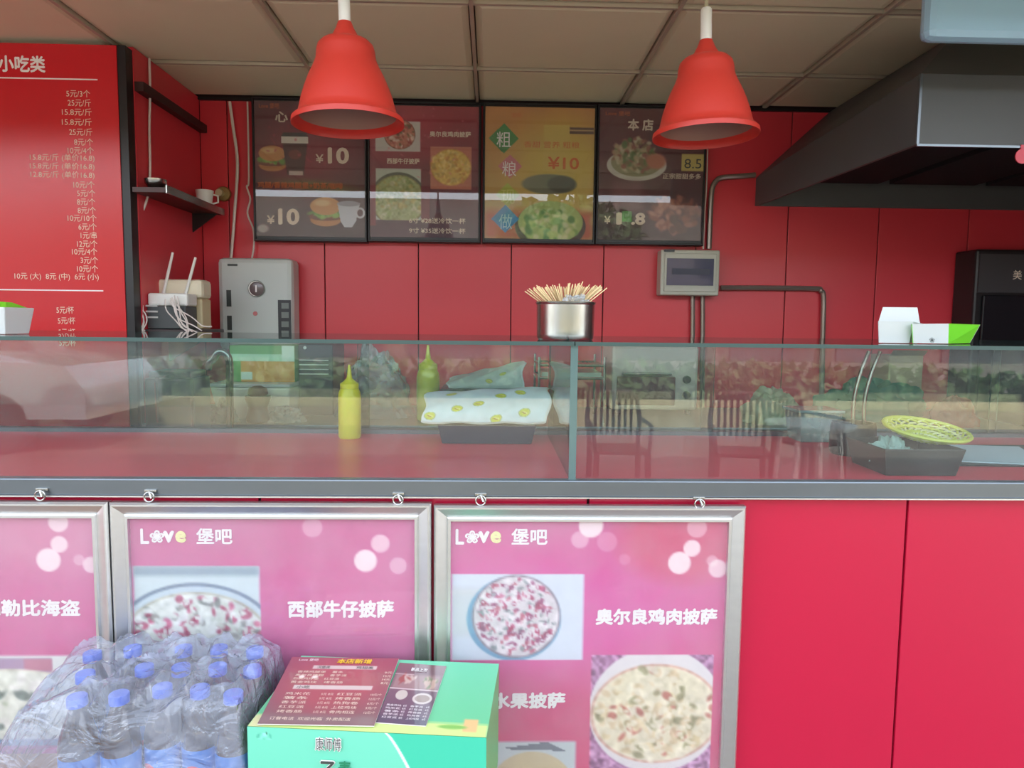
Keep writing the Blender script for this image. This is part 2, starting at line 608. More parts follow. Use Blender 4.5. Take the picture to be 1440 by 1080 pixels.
for k in range(4):
    a = PI / 4 + k * PI / 2
    MB().tube([(2.25 + .26 * math.cos(a), -2.0 + .26 * math.sin(a), -.02), (2.25 + .2 * math.cos(a), -2.0 + .2 * math.sin(a), .69)], .018).build('leg', white_pl, tb)
# a silver saloon car parked along the street
car = thing('parked_car', (-6.4, -5.3, -.02), 'silver saloon car parked on the street, reflected in the case glass', 'car')
prof = [(-2.2, .35), (-2.2, .75), (-2.0, .92), (-1.5, .98), (-.95, 1.42), (.55, 1.44), (1.25, 1.02), (2.05, .9), (2.25, .65), (2.25, .35)]
mb = MB()
cx, cy = -6.4, -5.3
def carx(w_, p): return [(cx + x, z) for x, z in p]
ys = [(-.85, .55), (-.8, .8), (-.62, 1.0), (.62, 1.0), (.8, .8), (.85, .55)]
n = len(prof)
for (yy, s_) in ys:
    for (x, z) in prof:
        mb.v.append((cx + x, cy + yy, z if z < .95 else (.95 + (z - .95) * (1 if s_ == 1.0 else 0 if s_ == .55 else .1))))
for j in range(len(ys) - 1):
    for i in range(n):
        i2 = (i + 1) % n
        mb.face((j * n + i, j * n + i2, (j + 1) * n + i2, (j + 1) * n + i))
mb.face(list(range(n))[::-1]); mb.face([(len(ys) - 1) * n + i for i in range(n)])
mb.build('car_body', mat('car_paint', (205, 208, 210), 0.2, metal=0.6, coat=1.0), car, smooth=True)
gm = mat('car_glass', (30, 36, 40), 0.05, coat=1.0)
for s_ in (-1, 1):
    y = cy + s_ * .73
    MB().add([(cx - 1.3, y, 1.0), (cx + 1.0, y, 1.02), (cx + .5, cy + s_ * .66, 1.36), (cx - .9, cy + s_ * .66, 1.36)], [(0, 1, 2, 3)]) or None
    g_ = MB(); g_.add([(cx - 1.3, y + s_ * .08, .98), (cx + 1.0, y + s_ * .08, 1.0), (cx + .5, y + s_ * -.04, 1.36), (cx - .9, y + s_ * -.04, 1.36)], [(0, 1, 2, 3)])
    g_.build('side_window', gm, car)
for x in (-1.4, 1.35):
    for s_ in (-1, 1):
        M = Matrix.Rotation(PI / 2, 4, 'X')
        MB().lathe([(.12, -.1), (.3, -.1), (.33, -.06), (.33, .06), (.3, .1), (.12, .1)], (cx + x, cy + s_ * .76, .31), 24, M).build('wheel', mat('tyre', (28, 28, 30), .7), car, smooth=True)
tag(box_obj('boundary_wall', mat('cream_wall', (170, 158, 124), 0.8, var=.3, scale=2), -14, 14, -6.9, -6.7, -.02, .34), 'low cream boundary wall across the street', 'wall', kind='structure')
def crown(name, c, r, n, m, parent, seed, leaf=.16):
    rg = random.Random(seed); a = MB()
    for _ in range(n):
        d = Vector((rg.gauss(0, 1), rg.gauss(0, 1), rg.gauss(0, 1))).normalized() * (rg.random() ** .4)
        p = Vector(c) + Vector((d.x * r[0], d.y * r[1], d.z * r[2]))
        u = Vector((rg.gauss(0, 1), rg.gauss(0, 1), rg.gauss(0, 1))).normalized() * leaf
        v_ = u.cross(Vector((rg.gauss(0, 1), rg.gauss(0, 1), rg.gauss(0, 1)))).normalized() * leaf * .6
        a.add([p - u, p - v_, p + u, p + v_], [(0, 1, 2, 3)])
    return a.build(name, m, parent)
leafm = mat('street_leaves', (70, 92, 50), .6, var=.3, scale=2)
hd = crown('hedge', (0, -7.6, .42), (13, .5, .42), 6000, leafm, None, 3, .12)
tag(hd, 'clipped green hedge beyond the low cream wall', 'hedge', kind='stuff')
for k, (x, y) in enumerate(((-7.5, -10), (1.6, -9.5), (6.5, -11))):
    t = thing('street_tree', (x, y, -.02), ['broad street tree beyond the parked car', 'street tree beyond the slatted chairs', 'street tree beyond the white table'][k], 'tree', 'trees across the street')
    MB().tube([(x, y, -.02), (x + .1, y, 1.2), (x, y + .1, 2.6)], [.2, .15, .1]).build('trunk', mat('bark', (96, 78, 60), .8, var=.2), t, smooth=True)
    crown('crown', (x, y, 3.0), (1.7, 1.5, 1.1), 1500, leafm, t, 20 + k)
bl = thing('street_building', (0, -24, -.02), 'low pale terrace of shops across the street', 'building')
box_obj('building_wall', mat('pale_render', (92, 86, 78), .8, var=.25, scale=.4), -40, 40, -27, -24, -.02, 6.4, bl)
for k in range(18):
    x = -36 + k * 4.1
    box_obj('shopfront', mat('shop_dark', (60, 62, 66), .2), x, x + 3.2, -24.05, -23.9, 0, 3.0, bl)

# ================================================================== COUNTER
YF = 1.45
zt = P(800, 676, YF).z          # deck height
zr = P(800, 697, YF).z          # underside of the rail
YD = 2.08
CX0, CX1 = -2.6, 2.34
ct = thing('serving_counter', (0, YF, 0), 'long serving counter clad in glossy red panels under the glass case', 'counter')
box_obj('counter_core', seam_m, CX0, CX1, YF + .02, YD, 0.0, zr - .002, ct)
sx = [P(365, 800, YF).x + k * (P(1268, 880, YF).x - P(365, 880, YF).x) / 2 for k in (-3, -2, -1, 0, 1, 2, 3)]
sx = [CX0] + [x for x in sx if CX0 + .1 < x < CX1 - .1] + [CX1]
for a, b in zip(sx[:-1], sx[1:]):
    box_obj('front_panel', red_front, a + .0025, b - .0025, YF + .008, YF + .02, 0.02, zr - .002, ct, bevel=.0015)
    
box_obj('countertop', red_deck, CX0, CX1, YF + .012, YD, zr - .002, zt, ct)
rl = box_obj('front_rail', alu_dull, CX0, CX1, YF - .012, YF + .012, zr, zt + .003, ct, bevel=.003)
box_obj('rail_lip', alu, CX0, CX1, YF - .015, YF + .011, zr - .003, zr, ct)
# hooks under the rail that carry the poster frames
def hook(px, py, label):
    p = P(px, py, YF - .018)
    t = thing('poster_hook', p, label, 'hook', 'metal hooks holding the poster frames')
    MB().box(p.x - .012, p.x + .012, YF - .017, YF + .007, p.z + .006, p.z + .012).build('hook_plate', steel, t, bevel=.001)
    a = MB()
    a.tube([(p.x + .010 * math.cos(q), YF - .022, p.z + .010 * math.sin(q) - .002) for q in [k * 2 * PI / 14 for k in range(15)]], .0016, 6)
    a.tube([(p.x, YF - .02, p.z + .009), (p.x + .006, YF - .024, p.z - .004)], .003, 6)
    a.build('hook_ring', steel, t, smooth=True)
for px, py, lb in ((58, 695, 'metal hook above the pirate pizza poster frame'), (211, 697, 'metal hook near the corner of the cowboy pizza frame'),
                   (560, 701, 'metal hook near the far end of the cowboy pizza frame'), (676, 702, 'metal hook above the logo of the chicken pizza frame'),
                   (983, 707, 'metal hook at the free end of the chicken pizza frame')):
    hook(px, py, lb)

# ================================================================== GLASS CASE
zg = P(800, 486, YF).z          # underside of the top glass
zg1 = P(800, 480.5, YF).z
gc = thing('glass_case', (0, YF, zt), 'long clear glass display case on the red counter', 'display case')
def pane(name, x0, x1, y0, y1, z0, z1, m, thin, parent=gc):
    """a pane with green cut edges; thin = axis of its thickness"""
    a = MB().box(x0, x1, y0, y1, z0, z1)
    fx = {'x': (0, 1), 'y': (2, 3), 'z': (4, 5)}[thin]
    a.m = [0 if i in fx else 1 for i in range(6)]
    return a.build(name, [m, glass_edge], parent)
xj = P(806, 580, YF).x
pane('top_pane', CX0, xj - .001, YF - .01, YD, zg, zg1, glass_m, 'z')
pane('top_pane', xj + .001, CX1, YF - .01, YD, zg, zg1, glass_m, 'z')
pane('front_pane', CX0, xj - .003, YF, YF + .008, zt, zg, glass_m, 'y')
pane('front_pane', xj + .003, CX1, YF, YF + .008, zt, zg, glass_m, 'y')
pane('partition_pane', xj - .004, xj + .004, YF + .009, YD - .03, zt, zg, glass_m, 'x')
# clear silicone bead and corner strip at the joint
box_obj('joint_strip', mat('joint_strip', (96, 122, 122), .2, metal=.3), xj - .0075, xj + .0075, YF - .003, YF + .0, zt, zg, gc)
box_obj('rear_rail', alu_dull, CX0, CX1, YD - .028, YD, zt, zt + .012, gc)
box_obj('rear_rail', alu_dull, CX0, CX1, YD - .028, YD, zg - .012, zg - .0005, gc)
for (a, b, k) in ((-2.5, P(328, 560, YD).x, 0), (P(200, 560, YD).x, P(520, 560, YD).x, 1), (P(505, 560, YD).x, xj - .006, 0),
                  (xj + .006, P(1000, 560, YD).x, 0), (P(985, 560, YD).x, P(1400, 560, YD).x, 1), (P(1385, 560, YD).x, CX1 - .01, 0)):
    y = YD - .024 + .012 * k
    pane('sliding_pane', a, b, y, y + .005, zt + .013, zg - .013, glass_back, 'y')

# ================================================================== POSTER FRAMES
prof_f = [(0, 0), (0, .016), (.004, .021), (.007, .021), (.026, .011), (.029, .015), (.034, .015), (.034, .002), (.034, 0)]
def frame_rails(x0, x1, z0, z1, y, m, parent, prof=prof_f, name='frame_rail'):
    cs = [((x0, z1), (1, -1)), ((x1, z1), (-1, -1)), ((x1, z0), (-1, 1)), ((x0, z0), (1, 1))]
    for k in range(4):
        (ca, da), (cb, db) = cs[k], cs[(k + 1) % 4]
        a = MB(); n = len(prof)
        for (c, d) in ((ca, da), (cb, db)):
            for (i, h) in prof:
                a.v.append((c[0] + d[0] * i, y - h, c[1] + d[1] * i))
        for i in range(n - 1):
            a.face((i, i + 1, n + i + 1, n + i))
        a.face(range(n)); a.face([2 * n - 1 - i for i in range(n)])
        a.build(name, m, parent)

PINK1, PINK2 = (214, 92, 150), (228, 70, 140)
YP = YF - .004
def poster(pxa, pxb, pytop, label, paint, n=170):
    x0, x1 = P(pxa, 850, YP).x, P(pxb, 850, YP).x
    z1 = P((pxa + pxb) / 2, pytop, YP - .02).z
    z0 = z1 - .88
    t = thing('framed_poster', ((x0 + x1) / 2, YP, z0), label, 'poster')
    frame_rails(x0, x1, z0, z1, YP, alu, t)
    box_obj('backing_board', white_pl, x0 + .005, x1 - .005, YP - .003, YP, z0 + .005, z1 - .005, t)
    a, b, c, d = x0 + .03, x1 - .03, z0 + .03, z1 - .03
    pr = Print(sheet_xz(a, b, c, d, YP - .004), n, int(n * (d - c) / (b - a)))
    # drawing units: pixels of the photograph along the sheet
    k = depth(P((pxa + pxb) / 2, 850, YP)) / F_PX
    q = (pxb - pxa) / (x1 - x0)
    pr.units(pxa + .03 * q, pxb - .03 * q, pytop + .03 * q, pytop + .85 * q)
    let = paint(pr)
    pr.build('print_sheet', t)
    for body, px, py, h, wpx, mm, bold in let:
        u = (px - pxa) / q + x0
        zz = z1 - (py - pytop) / q
        MB().text(body, (u, YP - .0048, zz), (1, 0, 0), (0, 0, 1), h / q, None if wpx is None else wpx / q, 'L', bold).build('lettering', mm, t)
    box_obj('clear_cover', cover_m, a, b, YP - .0085, YP - .0075, c, d, t)
    return t

def pizza(p, cx, cy, rx, ry, rim, base, tops, seed, n=120, size=6, plate=None):
    if plate:
        p.ell(cx, cy, rx * 1.08, ry * 1.08, plate)
    p.ell(cx, cy, rx, ry, rim)
    p.ell(cx, cy, rx * .95, ry * .95, base)
    p.blobs(cx, cy, rx * .9, ry * .9, n, tops, size, seed)
    p.speck(p.ellm(cx, cy, rx, ry), 50, seed)
    p.blobs(cx, cy, rx * .9, ry * .9, n // 2, [base], size * .7, seed + 1)
logo_pink = mat('logo_yellow', (240, 236, 170), .6)
def logo(x, y):
    return [('L', x, y + 24, 22, 12, text_white, .03), ('❀', x + 13, y + 22, 18, 20, text_white, .03), ('v', x + 31, y + 22, 17, 16, text_white, .05), ('e', x + 48, y + 22, 17, 15, logo_pink, .05),
            ('堡吧', x + 77, y + 24, 23, 50, text_white, .03)]
def bokeh(p, lst):
    for cx, cy, r, a in lst:
        p.ell(cx, cy, r, r, (246, 226, 226), soft=2.5, a=a)

def paint1(p):
    p.fill((206, 118, 156), (214, 60, 140))
    p.ell(60, 745, 110, 60, (214, 150, 170), soft=50, a=.6)
    bokeh(p, [(88, 738, 14, .8), (88, 770, 12, .85), (72, 793, 17, .95), (132, 800, 12, .8), (115, 793, 8, .4)])
    p.rect(-400, 935, 150, 1062, (226, 230, 226))
    p.rect(-400, 939, 70, 962, (176, 150, 176), soft=3)
    p.rect(30, 940, 70, 958, (196, 130, 150), soft=3)
    pizza(p, 10, 1010, 125, 55, (220, 216, 196), (228, 232, 216), [(150, 150, 140), (196, 206, 180), (240, 240, 230), (120, 140, 130)], 5, 70, 8)
    p.rect(-400, 1062, 150, 1072, (120, 140, 170), soft=3)
    return [('加勒比海盗', -26, 876, 25, 140, text_white, .045)]
def paint2(p):
    p.fill((206, 108, 152), (214, 70, 148))
    p.ell(300, 760, 190, 40, (200, 120, 150), soft=40, a=.4)
    bokeh(p, [(514, 793, 16, .95), (535, 768, 13, .7), (560, 800, 12, .5), (440, 745, 14, .4)])
    def ph():
        p.rect(190, 801, 365, 985, (206, 222, 222))
        p.rect(190, 801, 365, 815, (150, 172, 180), soft=8)
        p.ell(275, 905, 114, 80, (120, 140, 156)); p.ell(275, 905, 108, 75, (196, 214, 220))
        pizza(p, 275, 910, 104, 72, (190, 190, 170), (222, 228, 218), [(120, 130, 120), (196, 90, 120), (150, 150, 140), (170, 60, 90), (206, 214, 200), (230, 234, 230)], 8, 230, 6.5)
    p.clipped(190, 801, 365, 985, ph)
    return logo(202, 745) + [('西部牛仔披萨', 404, 876, 26, 150, text_white, .05)]
def paint3(p):
    p.fill((206, 104, 150), (216, 50, 96))
    p.ell(760, 870, 240, 90, (216, 84, 160), soft=80, a=.9)
    p.ell(960, 760, 90, 60, (206, 70, 96), soft=30, a=.6)  # reddish reflection painted into the upper corner of the print
    bokeh(p, [(827, 742, 17, .95), (812, 762, 12, .5), (850, 765, 14, .25), (969, 774, 12, .9), (952, 795, 16, .95), (998, 792, 8, .5), (1006, 803, 13, .8), (975, 745, 14, .5), (875, 790, 8, .2)])
    def ph1():
        p.rect(635, 811, 819, 935, (214, 222, 232))
        p.rect(635, 830, 690, 900, (196, 196, 196), soft=12, a=.6)
        p.ell(722, 875, 66, 61, (110, 160, 190))
        pizza(p, 725, 872, 62, 60, (150, 140, 150), (222, 214, 216), [(176, 60, 100), (150, 70, 110), (190, 100, 120), (140, 150, 150), (226, 220, 220)], 11, 230, 4.2)
    p.clipped(635, 811, 819, 935, ph1)
    def ph2():
        p.rect(690, 1055, 812, 1200, (196, 206, 206)); p.poly([(700, 1066), (770, 1056), (800, 1070), (760, 1068)], (110, 120, 128))
        p.ell(750, 1130, 62, 60, (206, 190, 150))
    p.clipped(690, 1055, 812, 1180, ph2)
    def ph3():
        p.rect(832, 927, 1006, 1106, (176, 120, 160))
        p.speck(np.ones(p.x.shape), 130, 4, 2)
        p.ell(925, 1010, 96, 92, (228, 222, 220))
        pizza(p, 925, 1015, 94, 74, (216, 176, 156), (232, 222, 190), [(226, 206, 160), (240, 230, 204), (214, 190, 150), (222, 200, 160), (190, 110, 90), (150, 146, 100), (236, 228, 200)], 17, 170, 7)
    p.clipped(832, 927, 1006, 1106, ph3)
    return logo(640, 745) + [('奥尔良鸡肉披萨', 836, 884, 24, 172, text_white, .05), ('多芬水果披萨', 640, 1006, 24, 156, text_white, .05)]
poster(-275, 163, 706, 'silver framed pink poster of the pirate pizza, half out of view', paint1)
poster(165, 607, 708, 'silver framed pink poster of the cowboy pizza behind the bottles', paint2)
poster(611, 1040, 712, 'silver framed pink poster of chicken and fruit pizzas beside bare red panels', paint3)

# ================================================================== WALL MENU BOARDS
YM = YB - .045
def menu_board(px0, py0, px1, py1, label, paint, lets, cover=True):
    x0, x1 = P(px0, 240, YM).x, P(px1, 240, YM).x
    mx = (px0 + px1) / 2
    z1, z0 = P(mx, py0, YM).z, P(mx, py1, YM).z
    t = thing('menu_board', ((x0 + x1) / 2, YB, z0), label, 'menu board', 'lit menu boards on the rear wall')
    pf = [(0, -.042), (0, .004), (.003, .007), (.007, .007), (.009, .003), (.009, 0)]
    frame_rails(x0 - .0062, x1 + .0062, z0 - .02, z1 + .014, YM, black_m, t, prof=pf)
    box_obj('back_box', black_m, x0 - .005, x1 + .005, YM + .001, YB - .001, z0 - .016, z1 + .010, t)
    n = 170
    pr = Print(sheet_xz(x0, x1, z0, z1, YM), n, int(n * (z1 - z0) / (x1 - x0))).units(px0, px1, py0, py1)
    paint(pr)
    pr.build('print_sheet', t)
    q = (px1 - px0) / (x1 - x0)
    for body, px, py, h, wpx, mm, bold in lets:
        MB().text(body, (x0 + (px - px0) / q, YM - .0008, z1 - (py - py0) / q), (1, 0, 0), (0, 0, 1), h / q, None if wpx is None else wpx / q, 'L', bold).build('lettering', mm, t)
    box_obj('clear_cover', cover_b, x0, x1, YM - .0035, YM - .0025, z0, z1, t)
    return t

def burger(p, cx, cy, s, seed):
    p.ell(cx, cy + 11 * s, 19 * s, 8 * s, (196, 132, 70))
    p.ell(cx, cy + 7 * s, 21 * s, 5 * s, (120, 60, 34))
    p.blobs(cx, cy + 3 * s, 20 * s, 3 * s, 30, [(110, 160, 60), (150, 190, 90), (80, 130, 50)], 4 * s, seed)
    p.ell(cx, cy - 6 * s, 19 * s, 11 * s, (206, 150, 84)); p.ell(cx - 4 * s, cy - 10 * s, 10 * s, 4 * s, (226, 190, 130), soft=3)
def m1(p):
    p.fill((96, 34, 44), (62, 28, 42))
    p.ell(430, 215, 70, 50, (150, 34, 54), soft=60, a=.8)
    p.ell(450, 262, 60, 9, (120, 140, 50), soft=8, a=.6, ang=.1)
    burger(p, 383, 222, 1.0, 3)
    p.poly([(397, 196), (433, 196), (427, 246), (404, 246)], (74, 36, 36)); p.poly([(396, 192), (434, 192), (434, 201), (396, 201)], (226, 220, 206))
    p.poly([(399, 186), (431, 186), (434, 192), (396, 192)], (40, 34, 34)); p.rect(406, 240, 426, 246, (210, 190, 180)); p.ell(415, 217, 9, 7, (120, 56, 46))
    burger(p, 457, 296, 1.15, 5)
    p.poly([(474, 284), (506, 284), (500, 310), (494, 319), (484, 319), (478, 310)], (206, 212, 220)); p.ell(490, 285, 16, 4, (150, 150, 160))
    p.ell(506, 298, 7, 8, (206, 212, 220)); p.ell(506, 298, 4, 5, (80, 34, 46))
    p.ell(368, 322, 8, 6, (200, 190, 180), soft=3)
    p.blobs(430, 200, 60, 50, 26, [(190, 70, 80)], 2, 7, a=.5)
def m2(p):
    p.fill((160, 42, 56), (66, 30, 52))
    p.ell(560, 180, 60, 50, (190, 50, 70), soft=40, a=.5)
    p.rect(528, 171, 591, 213, (206, 200, 190)); pizza(p, 562, 189, 22, 21, (120, 70, 50), (196, 120, 96), [(150, 50, 40), (220, 190, 170), (110, 90, 50)], 3, 60, 3)
    p.rect(528, 237, 592, 310, (196, 206, 190)); p.ell(560, 280, 40, 38, (90, 96, 80)); pizza(p, 560, 282, 38, 36, (150, 150, 90), (176, 186, 130), [(140, 160, 90), (206, 206, 160), (190, 180, 110)], 4, 80, 4)
    p.rect(519, 310, 600, 338, (76, 32, 52), a=1); p.rect(592, 236, 604, 312, (120, 38, 54), a=1); p.rect(519, 230, 528, 318, (130, 38, 54), a=1)
    p.rect(605, 205, 663, 265, (196, 120, 96)); pizza(p, 634, 234, 29, 26, (206, 150, 80), (222, 186, 90), [(226, 200, 120), (206, 150, 70), (196, 170, 90)], 6, 60, 4)
    p.blobs(600, 200, 70, 50, 26, [(226, 130, 130)], 1.8, 9, a=.5)
def m3(p):
    p.fill((206, 140, 70), (190, 176, 96))
    p.ell(790, 230, 60, 60, (214, 196, 90), soft=60, a=.8)
    p.rect(681, 296, 836, 338, (190, 80, 60), soft=14, a=.8)
    p.rect(764, 175, 800, 240, (214, 190, 96), a=.8)
    p.rect(800, 178, 834, 187, (96, 70, 60)); p.rect(800, 181, 834, 183, (200, 170, 120))
    p.ell(772, 258, 38, 14, (110, 116, 90), soft=2); p.ell(790, 258, 20, 12, (70, 80, 66), soft=3)
    p.ell(775, 318, 50, 34, (74, 60, 44)); p.ell(775, 312, 46, 30, (170, 190, 110)); p.blobs(775, 318, 38, 22, 90, [(190, 206, 120), (130, 170, 80), (216, 216, 160), (90, 140, 70)], 6, 4)
    for (cx, cy, r, c) in ((708, 195, 21, (60, 140, 66)), (717, 234, 17, (206, 120, 130)), (714, 274, 17, (176, 190, 70)), (711, 308, 20, (50, 140, 190))):
        p.poly([(cx, cy - r), (cx + r, cy), (cx, cy + r), (cx - r, cy)], c)
def m4(p):
    p.fill((110, 44, 48), (66, 26, 38))
    p.ell(895, 232, 42, 22, (206, 206, 190)); p.ell(895, 228, 36, 20, (150, 150, 110)); p.blobs(893, 218, 30, 24, 120, [(190, 170, 130), (206, 196, 160), (130, 110, 70), (150, 90, 70), (90, 120, 60)], 4.5, 6)
    p.ell(922, 226, 14, 11, (190, 120, 90), soft=4)
    p.rect(860, 255, 905, 295, (150, 100, 100), soft=12, a=.5)
    p.blobs(953, 300, 34, 24, 110, [(150, 86, 66), (120, 60, 50), (190, 130, 110), (90, 44, 40), (170, 110, 90)], 6, 8)
    p.rect(958, 215, 990, 239, (206, 186, 100)); p.rect(876, 297, 890, 312, (96, 170, 80))
menu_board(358, 143, 514, 333, 'dark menu board with burgers, coffee and two ¥10 prices', m1,
           [('心', 388, 172, 15, 18, text_cream, .03), ('¥', 444, 227, 12, 11, text_cream, .02), ('10', 461, 228, 23, 30, text_cream, .04), ('¥', 374, 313, 12, 11, text_cream, .02),
            ('10', 390, 314, 23, 30, text_cream, .04), ('鸡腿/香辣鸡腿堡+奶茶/咖啡', 362, 263, 9, 120, text_orange, .02), ('Love 堡吧', 366, 153, 7, 28, text_orange, .01)])
menu_board(519, 149, 674, 334, 'red menu board with three pizza photographs', m2,
           [('奥尔良鸡肉披萨', 604, 191, 8, 58, text_cream, .03), ('西部牛仔披萨', 544, 229, 8, 46, text_cream, .03), ('6寸 ¥28送冷饮一杯', 575, 311, 8, 80, text_cream, .02), ('9寸 ¥35送冷饮一杯', 575, 325, 8, 80, text_cream, .02)])
menu_board(681, 151, 836, 336, 'yellow menu board with a green salad bowl and coloured diamonds', m3,
           [('粗', 698, 206, 21, 20, text_white, .0), ('粮', 706, 246, 21, 20, text_white, .0), ('现', 705, 284, 20, 19, mat('pale_green_text', (206, 214, 120), .6), .0), ('做', 702, 319, 21, 19, mat('pale_blue_text', (170, 214, 226), .6), .0),
            ('¥10', 770, 235, 17, 44, text_orange, .02), ('香甜 营养 粗粮', 736, 206, 9, 78, text_orange, .01), ('堡吧', 718, 165, 6, 14, text_orange, .01)])
menu_board(841, 153, 990, 338, 'dark menu board with a noodle plate and fried wings', m4,
           [('本 店', 881, 183, 16, 36, text_cream, .04), ('¥', 851, 311, 11, 9, text_cream, .02), ('1', 868, 312, 17, 8, text_cream, .05), ('.8', 889, 312, 17, 20, text_cream, .05), ('8.5', 962, 233, 13, 24, text_dark, .0),
            ('正宗甜甜多多', 932, 248, 8, 54, text_cream, .02), ('Love 堡吧', 850, 163, 6, 34, text_orange, .01)])

# ================================================================== SNACK PRICE PANEL
YS = 2.42
sx1 = P(165, 90, YS).x
sp = thing('price_panel', (-2.0, YS, 0), 'tall red snack price panel with white Chinese prices beside the router', 'price board')
box_obj('panel_body', black_m, -3.05, XL - .003, YS + .004, YS + .049, 0.001, CZ - .012, sp)
box_obj('panel_face', mat('price_panel_red', (206, 30, 40), .22, var=.03, scale=2), -3.05, XL - .030, YS, YS + .006, 0.001, CZ - .014, sp)
yl = YS - .001
def ln(body, xr, yc, h=9, wpx=None, bold=.0, m=text_cream):
    a = MB().ptext(body, xr, yc + h / 2, h, yl, wpx, 'R', bold)
    a.build('lettering', m, sp)
MB().ptext('小吃类', -2, 101, 23, yl, 65, 'L', .035).build('lettering', text_white, sp)
def rule(px, py):
    p = P(px, py, yl)
    box_obj('rule_line', text_white, -3.0, p.x, yl, yl + .0012, p.z - .002, p.z + .002, sp)
rule(137, 112); rule(145, 409)
rows = [('5元/3个', 127, 132, 33), ('25元/斤', 128, 145, 32), ('15.8元/斤', 129, 158, 41), ('15.8元/斤', 129, 172, 41), ('25元/斤', 130, 186, 32), ('8元/个', 131, 200, 26), ('10元/4个', 132, 212, 36),
        ('15.8元/斤 (单价16.8)', 133, 223, 89), ('15.8元/斤 (单价16.8)', 133, 235, 89), ('12.8元/斤 (单价16.8)', 133, 247, 88), ('10元/个', 133, 260, 29), ('5元/个', 134, 272, 25), ('8元/个', 134, 284, 25),
        ('8元/个', 135, 296, 25), ('10元/10个', 136, 307, 40), ('6元/个', 136, 319, 25), ('1元/串', 136, 331, 22), ('12元/个', 137, 343, 28), ('10元/4个', 137, 354, 35), ('3元/个', 138, 366, 24), ('10元/个', 138, 378, 29),
        ('10元 (大)  8元 (中)  6元 (小)', 139, 390, 116), ('5元/杯', 104, 436, 24), ('5元/杯', 106, 451, 24), ('5元/杯', 106, 467, 23), ('5元/杯', 107, 482, 23)]
for b, x, y, wd in rows:
    ln(b, x, y, 10 if '(' not in b else 11, wd)

# ================================================================== HOOD
hx0, hxf, hx1 = 1.098, 1.152, 2.35
hy0, hy1 = 1.95, YB - .001
hz0 = 1.893
hd_ = thing('range_hood', (1.9, 2.5, hz0), 'large dark steel range hood hanging above the cooking corner', 'range hood')
# lip: four sheet walls, open below
t_ = .012
def wallz(a): return a
a = MB()
zl_b, zl_f = 2.008, 2.078
def strip(xa, ya, xb, yb, za, zb, nx, ny):
    b_ = [(xa, ya, hz0), (xb, yb, hz0), (xb + nx, yb + ny, hz0), (xa + nx, ya + ny, hz0)]
    t2 = [(xa, ya, za), (xb, yb, zb), (xb + nx, yb + ny, zb), (xa + nx, ya + ny, za)]
    return MB().hexa(b_, t2)
strip(hxf, hy0, hx0, hy1, zl_f, zl_b, t_, 0).build('side_panel', steel_dark, hd_)
strip(hxf + t_, hy0, hx1, hy0, zl_f, zl_f, 0, t_).build('front_panel', steel_dark, hd_)
box_obj('back_panel', steel_dark, hx0 + t_, hx1, hy1 - t_, hy1, hz0, zl_b, hd_)
ix, iy = hx0 + .30, hy0 + .26
topz = CZ - .006
MB().add([(0, 0, 0)] * 3, []) 
q = MB()
q.hexa([(hxf, hy0, zl_f + .0005), (hx1, hy0, zl_f + .0005), (hx1, hy1, zl_b + .0005), (hx0, hy1, zl_b + .0005)],
       [(ix, iy, topz), (hx1, iy, topz), (hx1, hy1, topz), (ix, hy1, topz)])
q.build('canopy', steel_dark, hd_)
box_obj('corner_bead', alu_dull, hxf - .003, hxf + .004, hy0 - .003, hy0 + .004, hz0, zl_f, hd_)
box_obj('lower_bead', alu_dull, hxf - .002, hx1, hy0 - .004, hy0 + .002, hz0 - .006, hz0, hd_)
# grease filters inside
for k in range(3):
    x = hx0 + .07 + k * .385
    f_ = box_obj('grease_filter', mat('filter_dark', (44, 46, 48), .85, spec=.1), x, x + .34, hy0 + .2, hy1 - .2, hz0 + .06, hz0 + .08, hd_)
# added pale box imitating a bluish glow before the hood, close to the ceiling
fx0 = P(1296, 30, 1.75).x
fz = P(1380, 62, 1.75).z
fh = thing('glow_box', (1.5, 1.75, fz), 'pale blue box added for the bright glow under the ceiling at the hood', 'glow box')
box_obj('housing_shell', mat('glow_box_paint', (150, 188, 210), .3), fx0, fx0 + .62, 1.72, 1.77, fz, CZ - .006, fh, bevel=.02)
box_obj('glow_box_seam', alu_dull, fx0 + .3, fx0 + .304, 1.717, 1.72, fz + .02, CZ - .02, fh)
# small red dot label at the frame edge
pt = P(1437, 220, hy0 - .006)
MB().lathe([(0, -.003), (.018, -.003), (.02, 0), (.02, .003), (0, .003)], pt, 20, Matrix.Rotation(PI / 2, 4, 'X')).build('warning_knob', mat('knob_red', (200, 40, 60), .3), hd_, smooth=True)

box_obj('knob_stem', mat('knob_red', (200, 40, 60), .3), pt.x - .004, pt.x + .004, hy0 - .006, hy0 - .001, pt.z, hz0 + .002, hd_)
# cooking machine below the hood, at the frame edge
cm = thing('steaming_cabinet', (2.3, 2.7, 0), 'dark steel steaming cabinet with a small white character by the hood', 'cabinet')
p0 = P(1374, 350, 2.86); 
box_obj('cabinet_body', mat('cabinet_dark', (44, 42, 42), .35, metal=.4), p0.x, XR - .002, 2.86, YB - .002, 0.9, p0.z, cm, bevel=.01)
pq = P(1374, 415, 2.86)
box_obj('cabinet_door', mat('cabinet_door_dark', (28, 30, 34), .2, metal=.3), p0.x + .03, XR - .03, 2.845, 2.86, 1.0, pq.z, cm, bevel=.005)
box_obj('control_strip', mat('control_grey', (58, 56, 56), .4), p0.x + .01, XR - .02, 2.852, 2.86, pq.z + .01, p0.z - .02, cm)
MB().ptext('美', 1424, 393, 13, 2.851, 13, 'L', .0).build('lettering', text_cream, cm)

